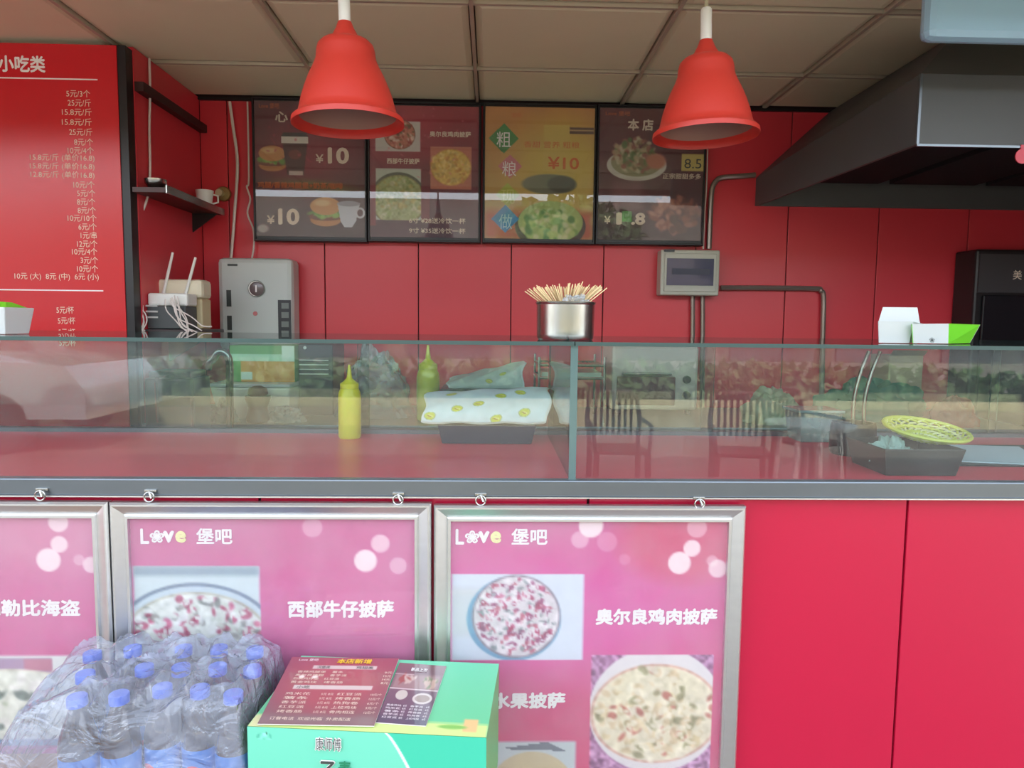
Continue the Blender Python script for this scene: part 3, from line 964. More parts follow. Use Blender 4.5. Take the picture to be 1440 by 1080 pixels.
# ================================================================== PENDANT LAMPS
def lamp(px, py_rim, Y, wpx, label, first=None):
    c = P(px, py_rim, Y)
    k = depth(c) / F_PX
    R = wpx / 2 * k
    if first is None:
        t = thing('pendant_lamp', (0, 0, 0), label, 'pendant lamp', 'red pendant lamps over the counter')
        out = [(.0, 1.98), (.12, 1.98), (.16, 1.86), (.22, 1.74), (.26, 1.66), (.42, 1.60), (.49, 1.52), (.515, 1.42), (.53, 1.26), (.58, 1.12), (.67, .92), (.75, .70), (.81, .50), (.855, .30), (.88, .20), (.95, .14), (.99, .10), (1.0, .02), (1.0, -.0)]
        inn = [(.985, .0), (.975, .06), (.93, .11), (.86, .16), (.83, .3), (.78, .5), (.72, .70), (.64, .9), (.55, 1.1), (.49, 1.26), (.46, 1.45), (.0, 1.5)]
        s = R; H9 = .9
        out = [(a_, b_ * H9) for a_, b_ in out]; inn = [(a_, b_ * H9) for a_, b_ in inn]
        a = MB().lathe([(r * s, z * s) for r, z in out] + [(r * s, z * s) for r, z in inn[:4]], n=56)
        a.f = [f for f in a.f if len(f) == 4]; a.m = [0] * len(a.f)
        a.build('lamp_shade', lamp_red, t, smooth=True)
        b = MB().lathe([(r * s, z * s) for r, z in inn[3:]], n=56)
        b.f = [f for f in b.f if len(f) == 4]; b.m = [0] * len(b.f)
        b.build('shade_lining', lamp_in, t, smooth=True)
        MB().lathe([(0, 1.775 * s), (.105 * s, 1.775 * s), (.105 * s, 2.34 * s), (.08 * s, 2.37 * s), (0, 2.37 * s)], n=24).build('lamp_holder', white_pl, t, smooth=True)
        MB().lathe([(0, .62 * s), (.12 * s, .66 * s), (.2 * s, .78 * s), (.21 * s, .9 * s), (.14 * s, 1.1 * s), (.09 * s, 1.2 * s), (.09 * s, 1.5 * s), (0, 1.5 * s)], n=24).build('bulb', white_pl, t, smooth=True)
        L = CZ - .004 - (c.z + 2.36 * s)
        MB().tube([(0, 0, 2.36 * s), (.002, 0, 2.36 * s + L * .5), (0, 0, 2.36 * s + L)], .0045, 8).build('cord', mat('lamp_cord', (176, 172, 140), .5), t, smooth=True)
        MB().lathe([(0, 2.36 * s + L - .02), (.03, 2.36 * s + L - .018), (.045, 2.36 * s + L - .001), (0, 2.36 * s + L)], n=24).build('ceiling_rose', white_pl, t, smooth=True)
        t.location = c; t['_o'] = (0, 0, 0); t.rotation_euler = (0, math.radians(-1.6), 0)
        return t
lamp(490, 176, 1.60, 156, 'red bell pendant lamp in front of the burger and pizza menu boards')
lamp(992, 193, 1.70, 147, 'red bell pendant lamp in front of the wings menu board beside the hood')

# ================================================================== REAR WALL FITTINGS
# water boiler
bx = [P(308, 420, 2.9).x, P(413, 420, 2.9).x]
bz1, bz0 = P(360, 363, 2.9).z, P(360, 492, 2.9).z
wbn = thing('water_boiler', ((bx[0] + bx[1]) / 2, 2.95, bz0), 'pale grey wall water boiler with round gauge beside the menu boards', 'water boiler')
box_obj('boiler_shell', grey_pl, bx[0], bx[1], 2.885, YB - .001, bz0, bz1, wbn, bevel=.02)
def disc(name, px, py, r, Y, m, parent, th=.006, n=28):
    p = P(px, py, Y)
    return MB().lathe([(0, 0), (r, 0), (r, th * .6), (r * .9, th), (0, th)], p, n, Matrix.Rotation(PI / 2, 4, 'X')).build(name, m, parent, smooth=True)
disc('gauge_ring', 361, 406, .033, 2.884, steel, wbn, .010)
disc('gauge_face', 361, 406, .028, 2.874, mat('gauge_dark', (110, 96, 96), .2), wbn, .003)
MB().ptext('1', 359, 411, 10, 2.869, None, 'L', .04).build('lettering', text_white, wbn)
def patch(name, px0, py0, px1, py1, Y, th, m, parent, bevel=0):
    a, b = P(px0, py1, Y), P(px1, py0, Y)
    return box_obj(name, m, a.x, b.x, Y - th, Y, a.z, b.z, parent, bevel)
gd = mat('sticker_dark', (60, 66, 62), .4)
patch('indicator_strip', 319, 408, 325, 431, 2.885, .002, gd, wbn)
patch('indicator_strip', 320, 444, 326, 464, 2.885, .002, gd, wbn)
patch('button_panel', 392, 422, 409, 480, 2.885, .003, black_pl, wbn)
for k in range(4):
    patch('button', 402 - 6, 426 + k * 13, 406, 434 + k * 13, 2.882, .002, mat('button_grey', (110, 116, 110), .4), wbn)
disc('emblem', 359, 441, .009, 2.8845, mat('emblem_red', (190, 110, 110), .4), wbn, .002)
patch('maker_mark', 320, 371, 334, 374, 2.885, .001, gd, wbn)
# distribution box
eb = thing('fuse_box', (P(971, 382, 2.9).x, YB, P(971, 415, 2.9).z), 'grey fuse box with dark window under the wings menu board', 'fuse box')
patch('box_shell', 928, 352, 1013, 415, 2.93, -.069, mat('box_grey', (184, 184, 168), .4), eb, .006)
patch('box_rim', 933, 357, 1008, 410, 2.93, .006, mat('box_grey', (184, 184, 168), .4), eb, .003)
patch('box_window', 937, 364, 1004, 401, 2.924, .003, mat('window_blue', (62, 60, 92), .12, coat=.5), eb)
patch('breaker_row', 945, 378, 998, 386, 2.921, .001, mat('breaker_dark', (44, 44, 66), .4), eb)
patch('latch', 934, 351, 948, 354, 2.93, .008, black_pl, eb)
# conduits
pipe_m = mat('conduit_steel', (150, 138, 128), .3, metal=.6)
def curve(pts, n=6):
    pts = [Vector(p) for p in pts]
    q = [pts[0]] + pts + [pts[-1]]
    out = []
    for i in range(1, len(q) - 2):
        a, b, c, d = q[i - 1], q[i], q[i + 1], q[i + 2]
        for k in range(n):
            t = k / n
            out.append(.5 * ((2 * b) + (c - a) * t + (2 * a - 5 * b + 4 * c - d) * t * t + (3 * b - a - 3 * c + d) * t ** 3))
    return out + [pts[-1]]
def path(pts, Y):
    return curve([P(a, b, Y) for a, b in pts], 5)
tag(MB().tube(path([(1062, 246), (1040, 248), (1015, 250), (1006, 256), (1001, 268), (999, 300), (997, 350)], 2.985), .011).build('conduit', pipe_m, smooth=True), 'bent metal conduit from the hood down to the fuse box', 'conduit')
tag(MB().tube(path([(1013, 405), (1060, 405), (1145, 406), (1154, 409), (1158, 418), (1157, 470), (1155, 590)], 2.985), .011).build('conduit', pipe_m, smooth=True), 'metal conduit running level from the fuse box then bending down', 'conduit')
for x, lb in ((974, 'outer vertical metal conduit dropping from the fuse box, nearer the skewer pot'), (988, 'inner vertical metal conduit dropping from the fuse box, nearer the hood')):
    tag(MB().tube(path([(x, 415), (x, 470), (x - 1, 600)], 2.985), .010).build('conduit', pipe_m, smooth=True), lb, 'conduit')
for (px, py) in ((1108, 405), (1157, 424)):
    pass
# cables
tag(MB().tube(path([(323, 143), (328, 180), (334, 230), (330, 300), (325, 363)], 2.98), .006, 6).build('cable', cable_m, smooth=True), 'pale cable dropping from the ceiling to the water boiler', 'cable')
tag(MB().tube(path([(348, 143), (350, 250), (347, 262), (352, 280), (348, 300), (356, 322), (357, 345), (354, 365)], 2.975), .0035, 6).build('cable', cable_m, smooth=True), 'thin tangled cable beside the burger menu board', 'cable')
tag(MB().tube(path([(989, 350), (991, 300), (994, 250), (996, 152)], 2.972), .003, 6).build('cable', cable_m, smooth=True), 'thin cable rising beside the wings menu board', 'cable')
tag(MB().tube(curve([P(a, b, y) for a, b, y in ((210, 82, 2.56), (211, 130, 2.55), (210, 180, 2.55), (211, 240, 2.54), (208, 275, 2.52), (195, 310, 2.5), (178, 340, 2.485))]), .004, 6).build('cable', cable_m, smooth=True), 'white cable hanging from the ceiling in front of the dark shelf', 'cable')
# round socket on the wall
so = thing('wall_valve', P(315, 273, 2.98), 'small brass valve on the red wall above the water boiler', 'valve')
disc('valve_plate', 315, 273, .030, 2.995, mat('brass', (150, 130, 80), .35, metal=.6), so, .012)
disc('valve_knob', 310, 272, .016, 2.983, mat('brass_pale', (196, 186, 150), .35, metal=.4), so, .02)

# ---- shelf on the side wall, with ladles and a cup
z_s = 1.83
sh = thing('wall_shelf', (XL, 2.65, z_s), 'narrow dark shelf on the side wall holding bottles and a ladle', 'shelf')
box_obj('shelf_board', mat('shelf_dark', (70, 40, 36), .4), XL + .001, XL + .11, 2.43, 2.94, z_s - .016, z_s, sh)
box_obj('shelf_edge', steel, XL + .11, XL + .114, 2.43, 2.94, z_s - .018, z_s + .008, sh)
MB().prism([(XL + .001, z_s - .016), (XL + .1, z_s - .016), (XL + .001, z_s - .09)], 2.90, 2.906).build('shelf_bracket', black_m, sh)
cu_ = thing('white_cup', (XL + .06, 2.88, z_s), 'small white cup lying at the end of the dark wall shelf', 'cup')
MB().lathe([(0, 0), (.024, 0), (.034, .07), (.031, .07), (.022, .006), (0, .006)], (XL + .06, 2.88, z_s), 24).build('cup_wall', white_pl, cu_, smooth=True)
MB().tube([(XL + .092, 2.88, z_s + .055), (XL + .112, 2.88, z_s + .05), (XL + .112, 2.88, z_s + .025), (XL + .087, 2.88, z_s + .018)], .004, 6).build('handle', white_pl, cu_, smooth=True)
ld = thing('steel_ladle', (XL + .05, 2.5, z_s), 'steel ladle lying along the dark wall shelf', 'ladle')
MB().tube([(XL + .05, 2.52, z_s + .03), (XL + .06, 2.66, z_s + .012), (XL + .065, 2.78, z_s + .01)], .006, 6).build('ladle_handle', steel, ld, smooth=True)
MB().lathe([(.001, .002), (.02, .006), (.034, .022), (.036, .036), (.034, .036), (.03, .022), (.017, .01), (.001, .006)], (XL + .05, 2.49, z_s), 20, close=False).build('ladle_bowl', steel, ld, smooth=True)

# ---- lower ledge with router, boxes and wires
z_l = P(230, 463, 2.49).z
le = thing('wall_ledge', (XL, 2.55, z_l), 'dark ledge on the side wall carrying the router and boxes', 'shelf')
box_obj('ledge_board', mat('ledge_dark', (54, 44, 44), .4), XL + .001, XL + .19, 2.48, 2.70, z_l - .02, z_l, le, bevel=.003)
MB().prism([(XL + .001, z_l - .02), (XL + .16, z_l - .02), (XL + .001, z_l - .12)], 2.66, 2.67).build('shelf_bracket', black_m, le)
c0_, c1_ = P(212, 392, 2.60), P(285, 432, 2.60)
cb = thing('cream_carton', (c0_.x, 2.62, z_l), 'cream carton with rounded lid standing behind the router', 'carton')
box_obj('carton_body', mat('cream_card', (206, 190, 150), .6), c0_.x + .004, c1_.x - .004, 2.605, 2.69, z_l + .001, c1_.z + .03, cb, bevel=.006)
box_obj('carton_lid', mat('cream_lid', (222, 212, 184), .5), c0_.x, c1_.x, 2.60, 2.695, c1_.z + .03, c0_.z, cb, bevel=.015)
d0_, d1_ = P(187, 425, 2.50), P(262, 462, 2.50)
db = thing('set_top_box', (d0_.x, 2.52, z_l), 'dark set top box with pale vent slats under the white router', 'set top box')
box_obj('case', mat('stb', (66, 70, 70), .4), max(d0_.x, XL + .002), d1_.x, 2.50, 2.595, z_l + .001, d0_.z - .012, db, bevel=.004)
for k in range(3):
    pz = P(210, 430 + 8 * k, 2.496).z
    box_obj('vent_slat', mat('vent_pale', (190, 190, 184), .4), P(200, 430, 2.5).x, P(222, 430, 2.5).x, 2.496, 2.50, pz - .003, pz + .003, db)
rt = thing('wifi_router', (d0_.x, 2.52, d0_.z - .011), 'white router with two upright aerials on the side ledge', 'router')
box_obj('case', white_pl, max(d0_.x, XL + .002), d1_.x + .005, 2.505, 2.59, d0_.z - .0115, P(230, 412, 2.5).z, rt, bevel=.008)
for (a, b, c, d) in ((229, 413, 243, 355), (260, 415, 275, 362)):
    p_, q_ = P(a, b, 2.594), P(c, d, 2.60)
    p_.z -= .008
    MB().tube([p_, p_ + (q_ - p_) * .1, q_], [.008, .006, .0045], 8).build('aerial', white_pl, rt, smooth=True)
wr = MB()
rg = random.Random(4)
for k in range(12):
    s0 = P(rg.uniform(226, 250), rg.uniform(415, 428), 2.49)
    e0 = P(rg.uniform(262, 300), rg.uniform(455, 475), 2.47)
    if k < 4:
        s0 = P(rg.uniform(190, 200), rg.uniform(412, 420), 2.49); e0 = P(rg.uniform(190, 205), rg.uniform(455, 470), 2.47)
    pts = []
    wob = rg.uniform(-.015, .015); w2 = rg.uniform(-.012, .012)
    for j in range(13):
        t = j / 12
        p_ = s0.lerp(e0, t)
        pts.append(p_ + Vector((wob * math.sin(PI * t) + w2 * math.sin(9 * t + k), -.008 * math.sin(PI * t), -.02 * math.sin(PI * t) + .8 * w2 * math.cos(8 * t + k))))
    wr.tube(pts, .0022, 5)
tag(wr.build('cable_tangle', cable_m, smooth=True), 'loose bundle of thin white cables hanging off the router', 'cables', kind='stuff')

# ================================================================== WORK TABLE BEHIND THE CASE
zw = 1.045
wt = thing('work_table', (0.3, 2.7, 0), 'stainless work table standing along the red rear wall', 'table')
wx0, wx1 = XL + .02, 1.92
box_obj('tabletop', mat('table_steel', (150, 156, 156), .3, metal=.85, var=.1, scale=5), wx0, wx1, 2.40, 2.985, zw - .04, zw, wt, bevel=.003)
for x in (wx0 + .05, .4, wx1 - .08):
    for y in (2.44, 2.93):
        MB().tube([(x, y, 0), (x, y, zw - .04)], .02).build('leg', steel, wt, smooth=True)
box_obj('lower_shelf', alu_dull, wx0 + .03, wx1 - .05, 2.42, 2.95, .3, .32, wt)
0 and box_obj('backsplash', mat('table_steel', (150, 156, 156), .3), wx0, wx1, 2.975, 2.985, zw, zw + .06, wt)
def on_table(px0, px1, py0, Y):      # span and height of something standing on the table at depth Y
    return P(px0, py0, Y).x, P(px1, py0, Y).x, P((px0 + px1) / 2, py0, Y).z

# green and orange carton
x0, x1, z1 = on_table(322, 414, 486, 2.6)
zc0 = P(370, 537, 2.6).z
bb = thing('bread_carton', (x0, 2.6, zc0), 'green white and orange printed carton below the water boiler', 'carton')
pr = Print(sheet_xz(x0, x1, zc0, z1, 2.5995), 90, 50).units(322, 414, 486, 537)
pr.fill((90, 160, 80), (90, 160, 80)); pr.rect(322, 498, 414, 508, (170, 214, 176)); pr.rect(338, 508, 414, 540, (214, 156, 70)); pr.rect(396, 480, 414, 508, (200, 224, 200)); pr.rect(338, 523, 354, 534, (206, 226, 210))
box_obj('carton_body', mat('carton_green', (96, 160, 84), .5), x0, x1, 2.60, 2.78, zc0, z1, bb, bevel=0)
pr.build('printed_face', bb)
# white boxes and sheets beneath it
wx = thing('white_tub', (x0, 2.6, zw), 'wide white plastic tub carrying the green carton', 'tub')
MB().hexa([(x0 - .02, 2.54, zw), (x1 - .01, 2.54, zw), (x1 - .01, 2.8, zw), (x0 - .02, 2.8, zw)], [(x0 - .045, 2.53, zc0 - .015), (x1 + .001, 2.53, zc0 - .015), (x1 + .001, 2.82, zc0 - .015), (x0 - .045, 2.82, zc0 - .015)]).build('tub_body', white_pl, wx, bevel=.006)
box_obj('tub_lid', white_pl, x0 - .05, x1 + .003, 2.525, 2.825, zc0 - .015, zc0 - .001, wx, bevel=.004)
# louvred heater
x0, x1, z1 = on_table(417, 462, 484, 2.62)
lo = thing('warming_unit', (x0, 2.62, zw), 'dark warming unit with four pale louvre lines beside the green carton', 'appliance')
box_obj('unit_body', mat('unit_dark', (74, 72, 74), .35, metal=.3), x0, x1 + .01, 2.64, 2.85, zw + .0005, z1, lo, bevel=.005)
for k in range(4):
    pz = P(440, 507 + k * 6.5, 2.615).z
    box_obj('louvre', white_pl, x0 + .005, x1 - .005, 2.632, 2.64, pz - .0015, pz + .0015, lo)
disc('unit_knob', 429, 489, .006, 2.638, white_pl, lo)
# black pot with waist, red lid
p = PZ(360, 580, zw)
p = Vector((P(361, 575, 2.44).x, 2.455, zw + .0005))
bk = thing('black_jar', p, 'small black waisted jar with a dark red lid on the work table', 'jar')
MB().lathe([(0, 0), (.038, 0), (.043, .008), (.034, .04), (.032, .052), (.043, .082), (.043, .092), (0, .092)], p, 24).build('jar_body', black_pl, bk, smooth=True)
MB().lathe([(0, .0925), (.03, .0925), (.034, .1), (.03, .118), (.012, .126), (0, .126)], p, 24).build('jar_lid', mat('lid_red', (120, 40, 44), .4), bk, smooth=True)
# crumpled white plastic bag
def crumple(name, c, r, m, seed, parent=None, n=26, amp=.35):
    a = MB()
    def fn(u, v):
        th, ph = 2 * PI * u, PI * (v * .5)
        d = Vector((math.cos(th) * math.sin(ph), math.sin(th) * math.sin(ph), math.cos(ph)))
        nz = mnoise.noise(d * 2.3 + Vector((seed, 0, 0))) + .5 * mnoise.noise(d * 6 + Vector((0, seed, 0)))
        k = 1 + amp * nz
        return (c[0] + d.x * r[0] * k, c[1] + d.y * r[1] * k, max(c[2] + .001, c[2] + d.z * r[2] * k))
    a.grid(fn, n * 2, n)
    return a.build(name, m, parent, smooth=True)
wpl = mat_sheet('white_film', tint=(235, 240, 240), haze=.55, hcol=(226, 230, 228), rough=.15, gain=1.4, wrinkle=.8)
q_ = P(395, 595, 2.47)
tag(crumple('plastic_bag', (P(402, 590, 2.47).x, 2.465, zw), (.06, .04, .05), wpl, 3), 'crumpled white plastic bag beside the small black jar', 'plastic bag')
tag(crumple('plastic_bag', (P(322, 590, 2.5).x, 2.455, zw), (.045, .04, .07), wpl, 9), 'crumpled white plastic bag beside the chrome tap', 'plastic bag')
clf = mat_sheet('clear_film', tint=(238, 242, 242), haze=.28, hcol=(214, 220, 220), rough=.1, gain=1.6, wrinkle=1.0)
tag(crumple('plastic_bag', (P(527, 560, 2.62).x, 2.64, zw), (.13, .10, .235), clf, 12, amp=.3), 'large clear plastic bag heaped behind the yellow bottle', 'plastic bag')
# chrome gooseneck tap
tp = [P(a, b, 2.3) for a, b in ((300, 505), (306, 496), (314, 495), (320, 501), (323, 515), (323, 560), (323, 608))]
tp = [P(292, 520, 2.3), P(294, 510, 2.3)] + tp
base = tp[-1]
tp[-1] = Vector((base.x, 2.3, .9))
tap = thing('gooseneck_tap', (base.x, 2.3, 0), 'chrome gooseneck tap rising behind the case beside the dark fryer', 'tap')
MB().tube(curve(tp, 4), .012, 12).build('tap_spout', steel, tap, smooth=True)
box_obj('sink_stand', alu_dull, base.x - .05, base.x + .05, 2.25, 2.35, 0, .9, tap)
# dark fryer
x0, x1, z1 = P(203, 570, 2.2).x, P(272, 570, 2.2).x, P(235, 532, 2.2).z
fr_ = thing('steel_fryer', (x0, 2.2, 0), 'dark steel fryer with upright bar handles beside the price panel', 'fryer')
box_obj('fryer_body', mat('fryer_dark', (50, 56, 56), .3, metal=.6, var=.1), x0, x1, 2.2, 2.36 - .02, 0, z1, fr_, bevel=.008)
box_obj('fryer_lid', mat('fryer_lid', (66, 76, 74), .3, metal=.6), x0 + .01, x1 - .01, 2.21, 2.33, z1, z1 + .02, fr_, bevel=.004)
MB().tube([P(220, 538, 2.19), P(221, 560, 2.185), P(223, 594, 2.19)], .006).build('handle', steel, fr_, smooth=True)
MB().tube([P(270, 560, 2.19), P(271, 580, 2.185), P(272, 603, 2.19)], .006).build('handle', steel, fr_, smooth=True)
disc('fryer_knob', 221, 533, .006, 2.195, steel, fr_)

# ================================================================== THINGS IN THE CASE
yel = mat('sauce_yellow', (206, 206, 40), .3, coat=.3)
def squeeze(p, s, label):
    t = thing('squeeze_bottle', (0, 0, 0), label, 'squeeze bottle', 'yellow sauce bottles')
    MB().lathe([(0, 0), (.03 * s, 0), (.033 * s, .006 * s), (.033 * s, .12 * s), (.031 * s, .135 * s), (.026 * s, .146 * s), (0, .146 * s)], n=28).build('bottle_body', yel, t, smooth=True)
    MB().lathe([(0, .1465 * s), (.027 * s, .1465 * s), (.027 * s, .16 * s), (.018 * s, .166 * s), (.008 * s, .176 * s), (.005 * s, .2 * s), (.003 * s, .215 * s), (0, .215 * s)], n=24).build('nozzle_cap', yel, t, smooth=True)
    t.location = p
    return t
pb = PZ(489, 618, zt); squeeze((pb.x, pb.y + .03, zt), .95, 'yellow squeeze bottle standing inside the glass case')
px_ = P(602, 545, 2.55); squeeze((px_.x, 2.55, zw), 1.25, 'yellow squeeze bottle on the work table behind the wrapping papers')

# printed wrapping papers on a dark tray
tr = PZ(615, 625, zt); y0 = tr.y
x0, x1 = P(615, 620, y0).x, P(754, 620, y0).x
ztr = P(690, 598, y0).z
ty_ = thing('dark_tray', (x0, y0, zt), 'dark navy tray under the wrapping papers in the glass case', 'tray')
nv = mat('navy_plastic', (34, 44, 66), .35)
y1 = min(y0 + .14, YD - .035)
a = MB()
b0 = [(x0 + .012, y0 + .01, zt + .0005), (x1 - .012, y0 + .01, zt + .0005), (x1 - .012, y1 - .01, zt + .0005), (x0 + .012, y1 - .01, zt + .0005)]
b1 = [(x0, y0, ztr), (x1, y0, ztr), (x1, y1, ztr), (x0, y1, ztr)]
i1 = [(x0 + .006, y0 + .006, ztr), (x1 - .006, y0 + .006, ztr), (x1 - .006, y1 - .006, ztr), (x0 + .006, y1 - .006, ztr)]
i0 = [(x0 + .02, y0 + .018, zt + .006), (x1 - .02, y0 + .018, zt + .006), (x1 - .02, y1 - .018, zt + .006), (x0 + .02, y1 - .018, zt + .006)]
a.add(b0 + b1 + i1 + i0, [(3, 2, 1, 0)] + [(k, (k + 1) % 4, 4 + (k + 1) % 4, 4 + k) for k in range(4)] + [(4 + k, 4 + (k + 1) % 4, 8 + (k + 1) % 4, 8 + k) for k in range(4)] + [(8 + k, 8 + (k + 1) % 4, 12 + (k + 1) % 4, 12 + k) for k in range(4)] + [(12, 13, 14, 15)])
a.build('tray_body', nv, ty_, bevel=.002)
# the papers: a curved thick stack, front edge falling over the tray
def papers(name, px0, px1, pyt0, pyt1, pyb, Y, dep, label, seed, spots, col, zbase=None):
    xa, xb = P(px0, pyb, Y).x, P(px1, pyb, Y).x
    zb = P((px0 + px1) / 2, pyb, Y).z if zbase is None else zbase
    za, zc = P(px0, pyt0, Y + dep).z, P(px1, pyt1, Y + dep).z
    t = thing(name, (xa, Y, zb), label, 'wrapping papers')
    rg = random.Random(seed)
    def top(u, v):   # v 0 rear .. 1 front fold
        x = xa + u * (xb - xa) + (.012 * (1 - v) if u > .5 else 0) * 1
        zt_ = (za + (zc - za) * u)
        a_ = v * PI / 2
        return (x + .006 * math.sin(8 * v + seed), Y + dep * (1 - math.sin(a_)) , zb + .003 + (zt_ - zb) * (math.cos(a_) ** .8 if v < 1 else 0) + .002 * math.sin(u * 17 + v * 9))
    pr = Print(top, 150, 60).units(0, 1, 0, 1)
    pr.fill(col, col)
    pr.speck(np.ones(pr.u.shape), 14, seed, 7)
    asp = (xb - xa) / (dep * 1.6)
    for (cu_, cv_) in spots:
        m = pr.ellm(cu_, cv_, .042, .042 * asp, soft=.01, ang=0); pr.mix(m, (196, 200, 60))
        m2_ = pr.ellm(cu_, cv_, .047, .047 * asp, soft=.006) - pr.ellm(cu_, cv_, .043, .043 * asp, soft=.006); pr.mix(m2_, (120, 140, 60))
        pr.mix(pr.ellm(cu_ + .004, cv_, .03, .008 * asp, soft=.006, ang=.6), (226, 226, 130)); pr.mix(pr.ellm(cu_ - .004, cv_ + .01, .024, .005 * asp, soft=.005, ang=.6), (150, 120, 40))
    o = pr.build('top_sheet', t)
    for p in o.data.polygons: p.use_smooth = True
    for k in range(5):      # sheets below, their edges just showing
        e = .0012 * (k + 1)
        s_ = MB().grid(lambda u, v: tuple(Vector(top(u, v)) + Vector((rg.uniform(-.0, .0) + (.003 * (k % 3) * (1 if u > .5 else -1)), .0016 * (k + 1), -e))), 12, 10)
        s_.build('paper_sheet', mat('paper_white', (220, 228, 228), .6), t, smooth=True)
    s_ = MB().hexa([(xa + .02, Y + .02, zb), (xb - .02, Y + .02, zb), (xb - .02, Y + dep, zb), (xa + .02, Y + dep, zb)],
                   [(xa + .02, Y + dep * .5, zb + (za - zb) * .8), (xb - .02, Y + dep * .5, zb + (zc - zb) * .8), (xb - .02, Y + dep, zb + (zc - zb) * .9), (xa + .02, Y + dep, zb + (za - zb) * .9)])
    s_.build('paper_block', mat('paper_white', (220, 228, 228), .6), t)
    return t
papers('wrapping_papers', 598, 768, 553, 545, 595, y0 - .004, .12, 'stack of white burger papers with yellow prints on the navy tray', 3,
       [(.22, .25), (.25, .72), (.42, .62), (.6, .42), (.6, .95), (.78, .30), (.82, .85), (.05, .9)], (206, 222, 230))
Yp2 = 2.45
zk = P(680, 546, Yp2).z
fbx = [P(622, 560, Yp2).x, P(737, 560, Yp2).x]
kb = thing('black_crate', (fbx[0], Yp2, zw), 'low black crate on the work table under the folded papers', 'crate')
box_obj('crate_body', black_pl, fbx[0], fbx[1], Yp2 - .02, Yp2 + .16, zw + .0005, zk - .012, kb, bevel=.004)
box_obj('crate_rim', black_pl, fbx[0] - .006, fbx[1] + .006, Yp2 - .026, Yp2 + .166, zk - .012, zk - .002, kb, bevel=.003)
papers('wrapping_papers', 631, 733, 532, 508, 543, Yp2, .10, 'second stack of pale folded papers behind the printed ones', 6, [(.75, .6), (.55, .8)], (190, 204, 196), zbase=zk - .001)

# steel wire rack on the work table
x0, x1 = P(758, 540, 2.5).x, P(850, 540, 2.5).x
zra = [P(800, 514, 2.5).z, P(800, 532, 2.5).z]
rk = thing('wire_rack', (x0, 2.5, zw), 'silver wire cooling rack with two tiers behind the case joint', 'rack')
for i, z in enumerate(zra):
    a = MB()
    a.tube([(x0, 2.5, z), (x1, 2.5, z), (x1, 2.75, z), (x0, 2.75, z), (x0, 2.5, z)], .005, 6)
    a.build('tier_frame', steel, rk, smooth=True)
    a = MB()
    for k in range(1, 16):
        xx = x0 + (x1 - x0) * k / 16
        a.tube([(xx, 2.5, z), (xx, 2.75, z)], .002, 5)
    o = a.build('tier_wires', steel, rk, smooth=True); o['kind'] = 'stuff'
for x in (x0, x1):
    for y in (2.5, 2.75):
        MB().tube([(x, y, zw), (x, y, zra[0] + .03)], .005, 6).build('post', steel, rk, smooth=True)
box_obj('baking_sheet', mat('baking_sheet', (170, 176, 176), .3, metal=.8), x0 + .01, x1 - .01, 2.51, 2.74, zra[1] + .005, zra[1] + .02, rk)

# beige cloth hanging from the rear edge (pale curtain-like cloth behind the pot)
# black basket with crumpled napkins and yellow-green woven bowl
p = PZ(1300, 672, zt)
yb0 = p.y + .005
x0, x1 = P(1243, 660, yb0).x, P(1358, 660, yb0).x
zb1 = P(1300, 632, yb0).z
def tub(name, x0, x1, y0, y1, z0, z1, m, parent, wall=.004, tap=.012):
    a = MB()
    def ring(i, z): return [(x0 + i, y0 + i, z), (x1 - i, y0 + i, z), (x1 - i, y1 - i, z), (x0 + i, y1 - i, z)]
    a.add(ring(tap, z0) + ring(0, z1) + ring(wall, z1) + ring(tap + wall, z0 + wall), [(3, 2, 1, 0)] + [(k, (k + 1) % 4, 4 + (k + 1) % 4, 4 + k) for k in range(4)] + [(4 + k, 4 + (k + 1) % 4, 8 + (k + 1) % 4, 8 + k) for k in range(4)] + [(8 + k, 8 + (k + 1) % 4, 12 + (k + 1) % 4, 12 + k) for k in range(4)] + [(12, 13, 14, 15)])
    return a.build(name, m, parent, bevel=.003)
bt = thing('black_tub', (x0, yb0, zt), 'black plastic tub of crumpled napkins inside the glass case', 'tub')
tub('tub_body', x0, x1, yb0, yb0 + .17, zt + .0005, zb1, black_pl, bt)
tag(crumple('crumpled_napkins', ((x0 * .65 + x1 * .35), yb0 + .085, zt + .02), (.045, .04, .045), mat('napkin', (140, 166, 160), .7), 5, amp=.5), 'crumpled pale green napkins heaped in the black tub', 'napkins')
# woven yellow-green bowl leaning on top
bc = P(1308, 612, yb0 + .17)
bc.y = yb0 + .15; bc.x -= .035
wv = thing('woven_basket', (0, 0, 0), 'shallow woven yellow green basket resting on the black tub', 'basket')
wm = mat('woven_yellow', (190, 196, 84), .5); wm2 = mat('woven_pale', (214, 214, 160), .5)
def bowl(u, r):   # r 0 centre..1 rim
    return Vector((.088 * r * math.cos(u), .06 * r * math.sin(u), .022 * r ** 2))
for k in range(20):
    for sgn in (-1, 1):
        a0 = 2 * PI * k / 20
        pts = [bowl(a0 + sgn * 2.0 * t / 8, .08 + .92 * t / 8) + Vector((0, 0, .0022 * sgn * (1 if t % 2 else -1))) for t in range(9)]
        MB().tube(pts, .0022, 5).build('woven_strand', wm if sgn > 0 else wm2, wv, smooth=True)
for r in (.12, .4, .7, 1.0):
    MB().tube([bowl(2 * PI * t / 30, r) for t in range(31)], .003 if r < 1 else .004, 6).build('basket_hoop', wm, wv, smooth=True)
wv.location = (bc.x - .015, yb0 + .115, zb1 + .004)
wv.rotation_euler = (math.radians(15), math.radians(5), .1)
wv.scale = (1.15, 1.15, 1.15)
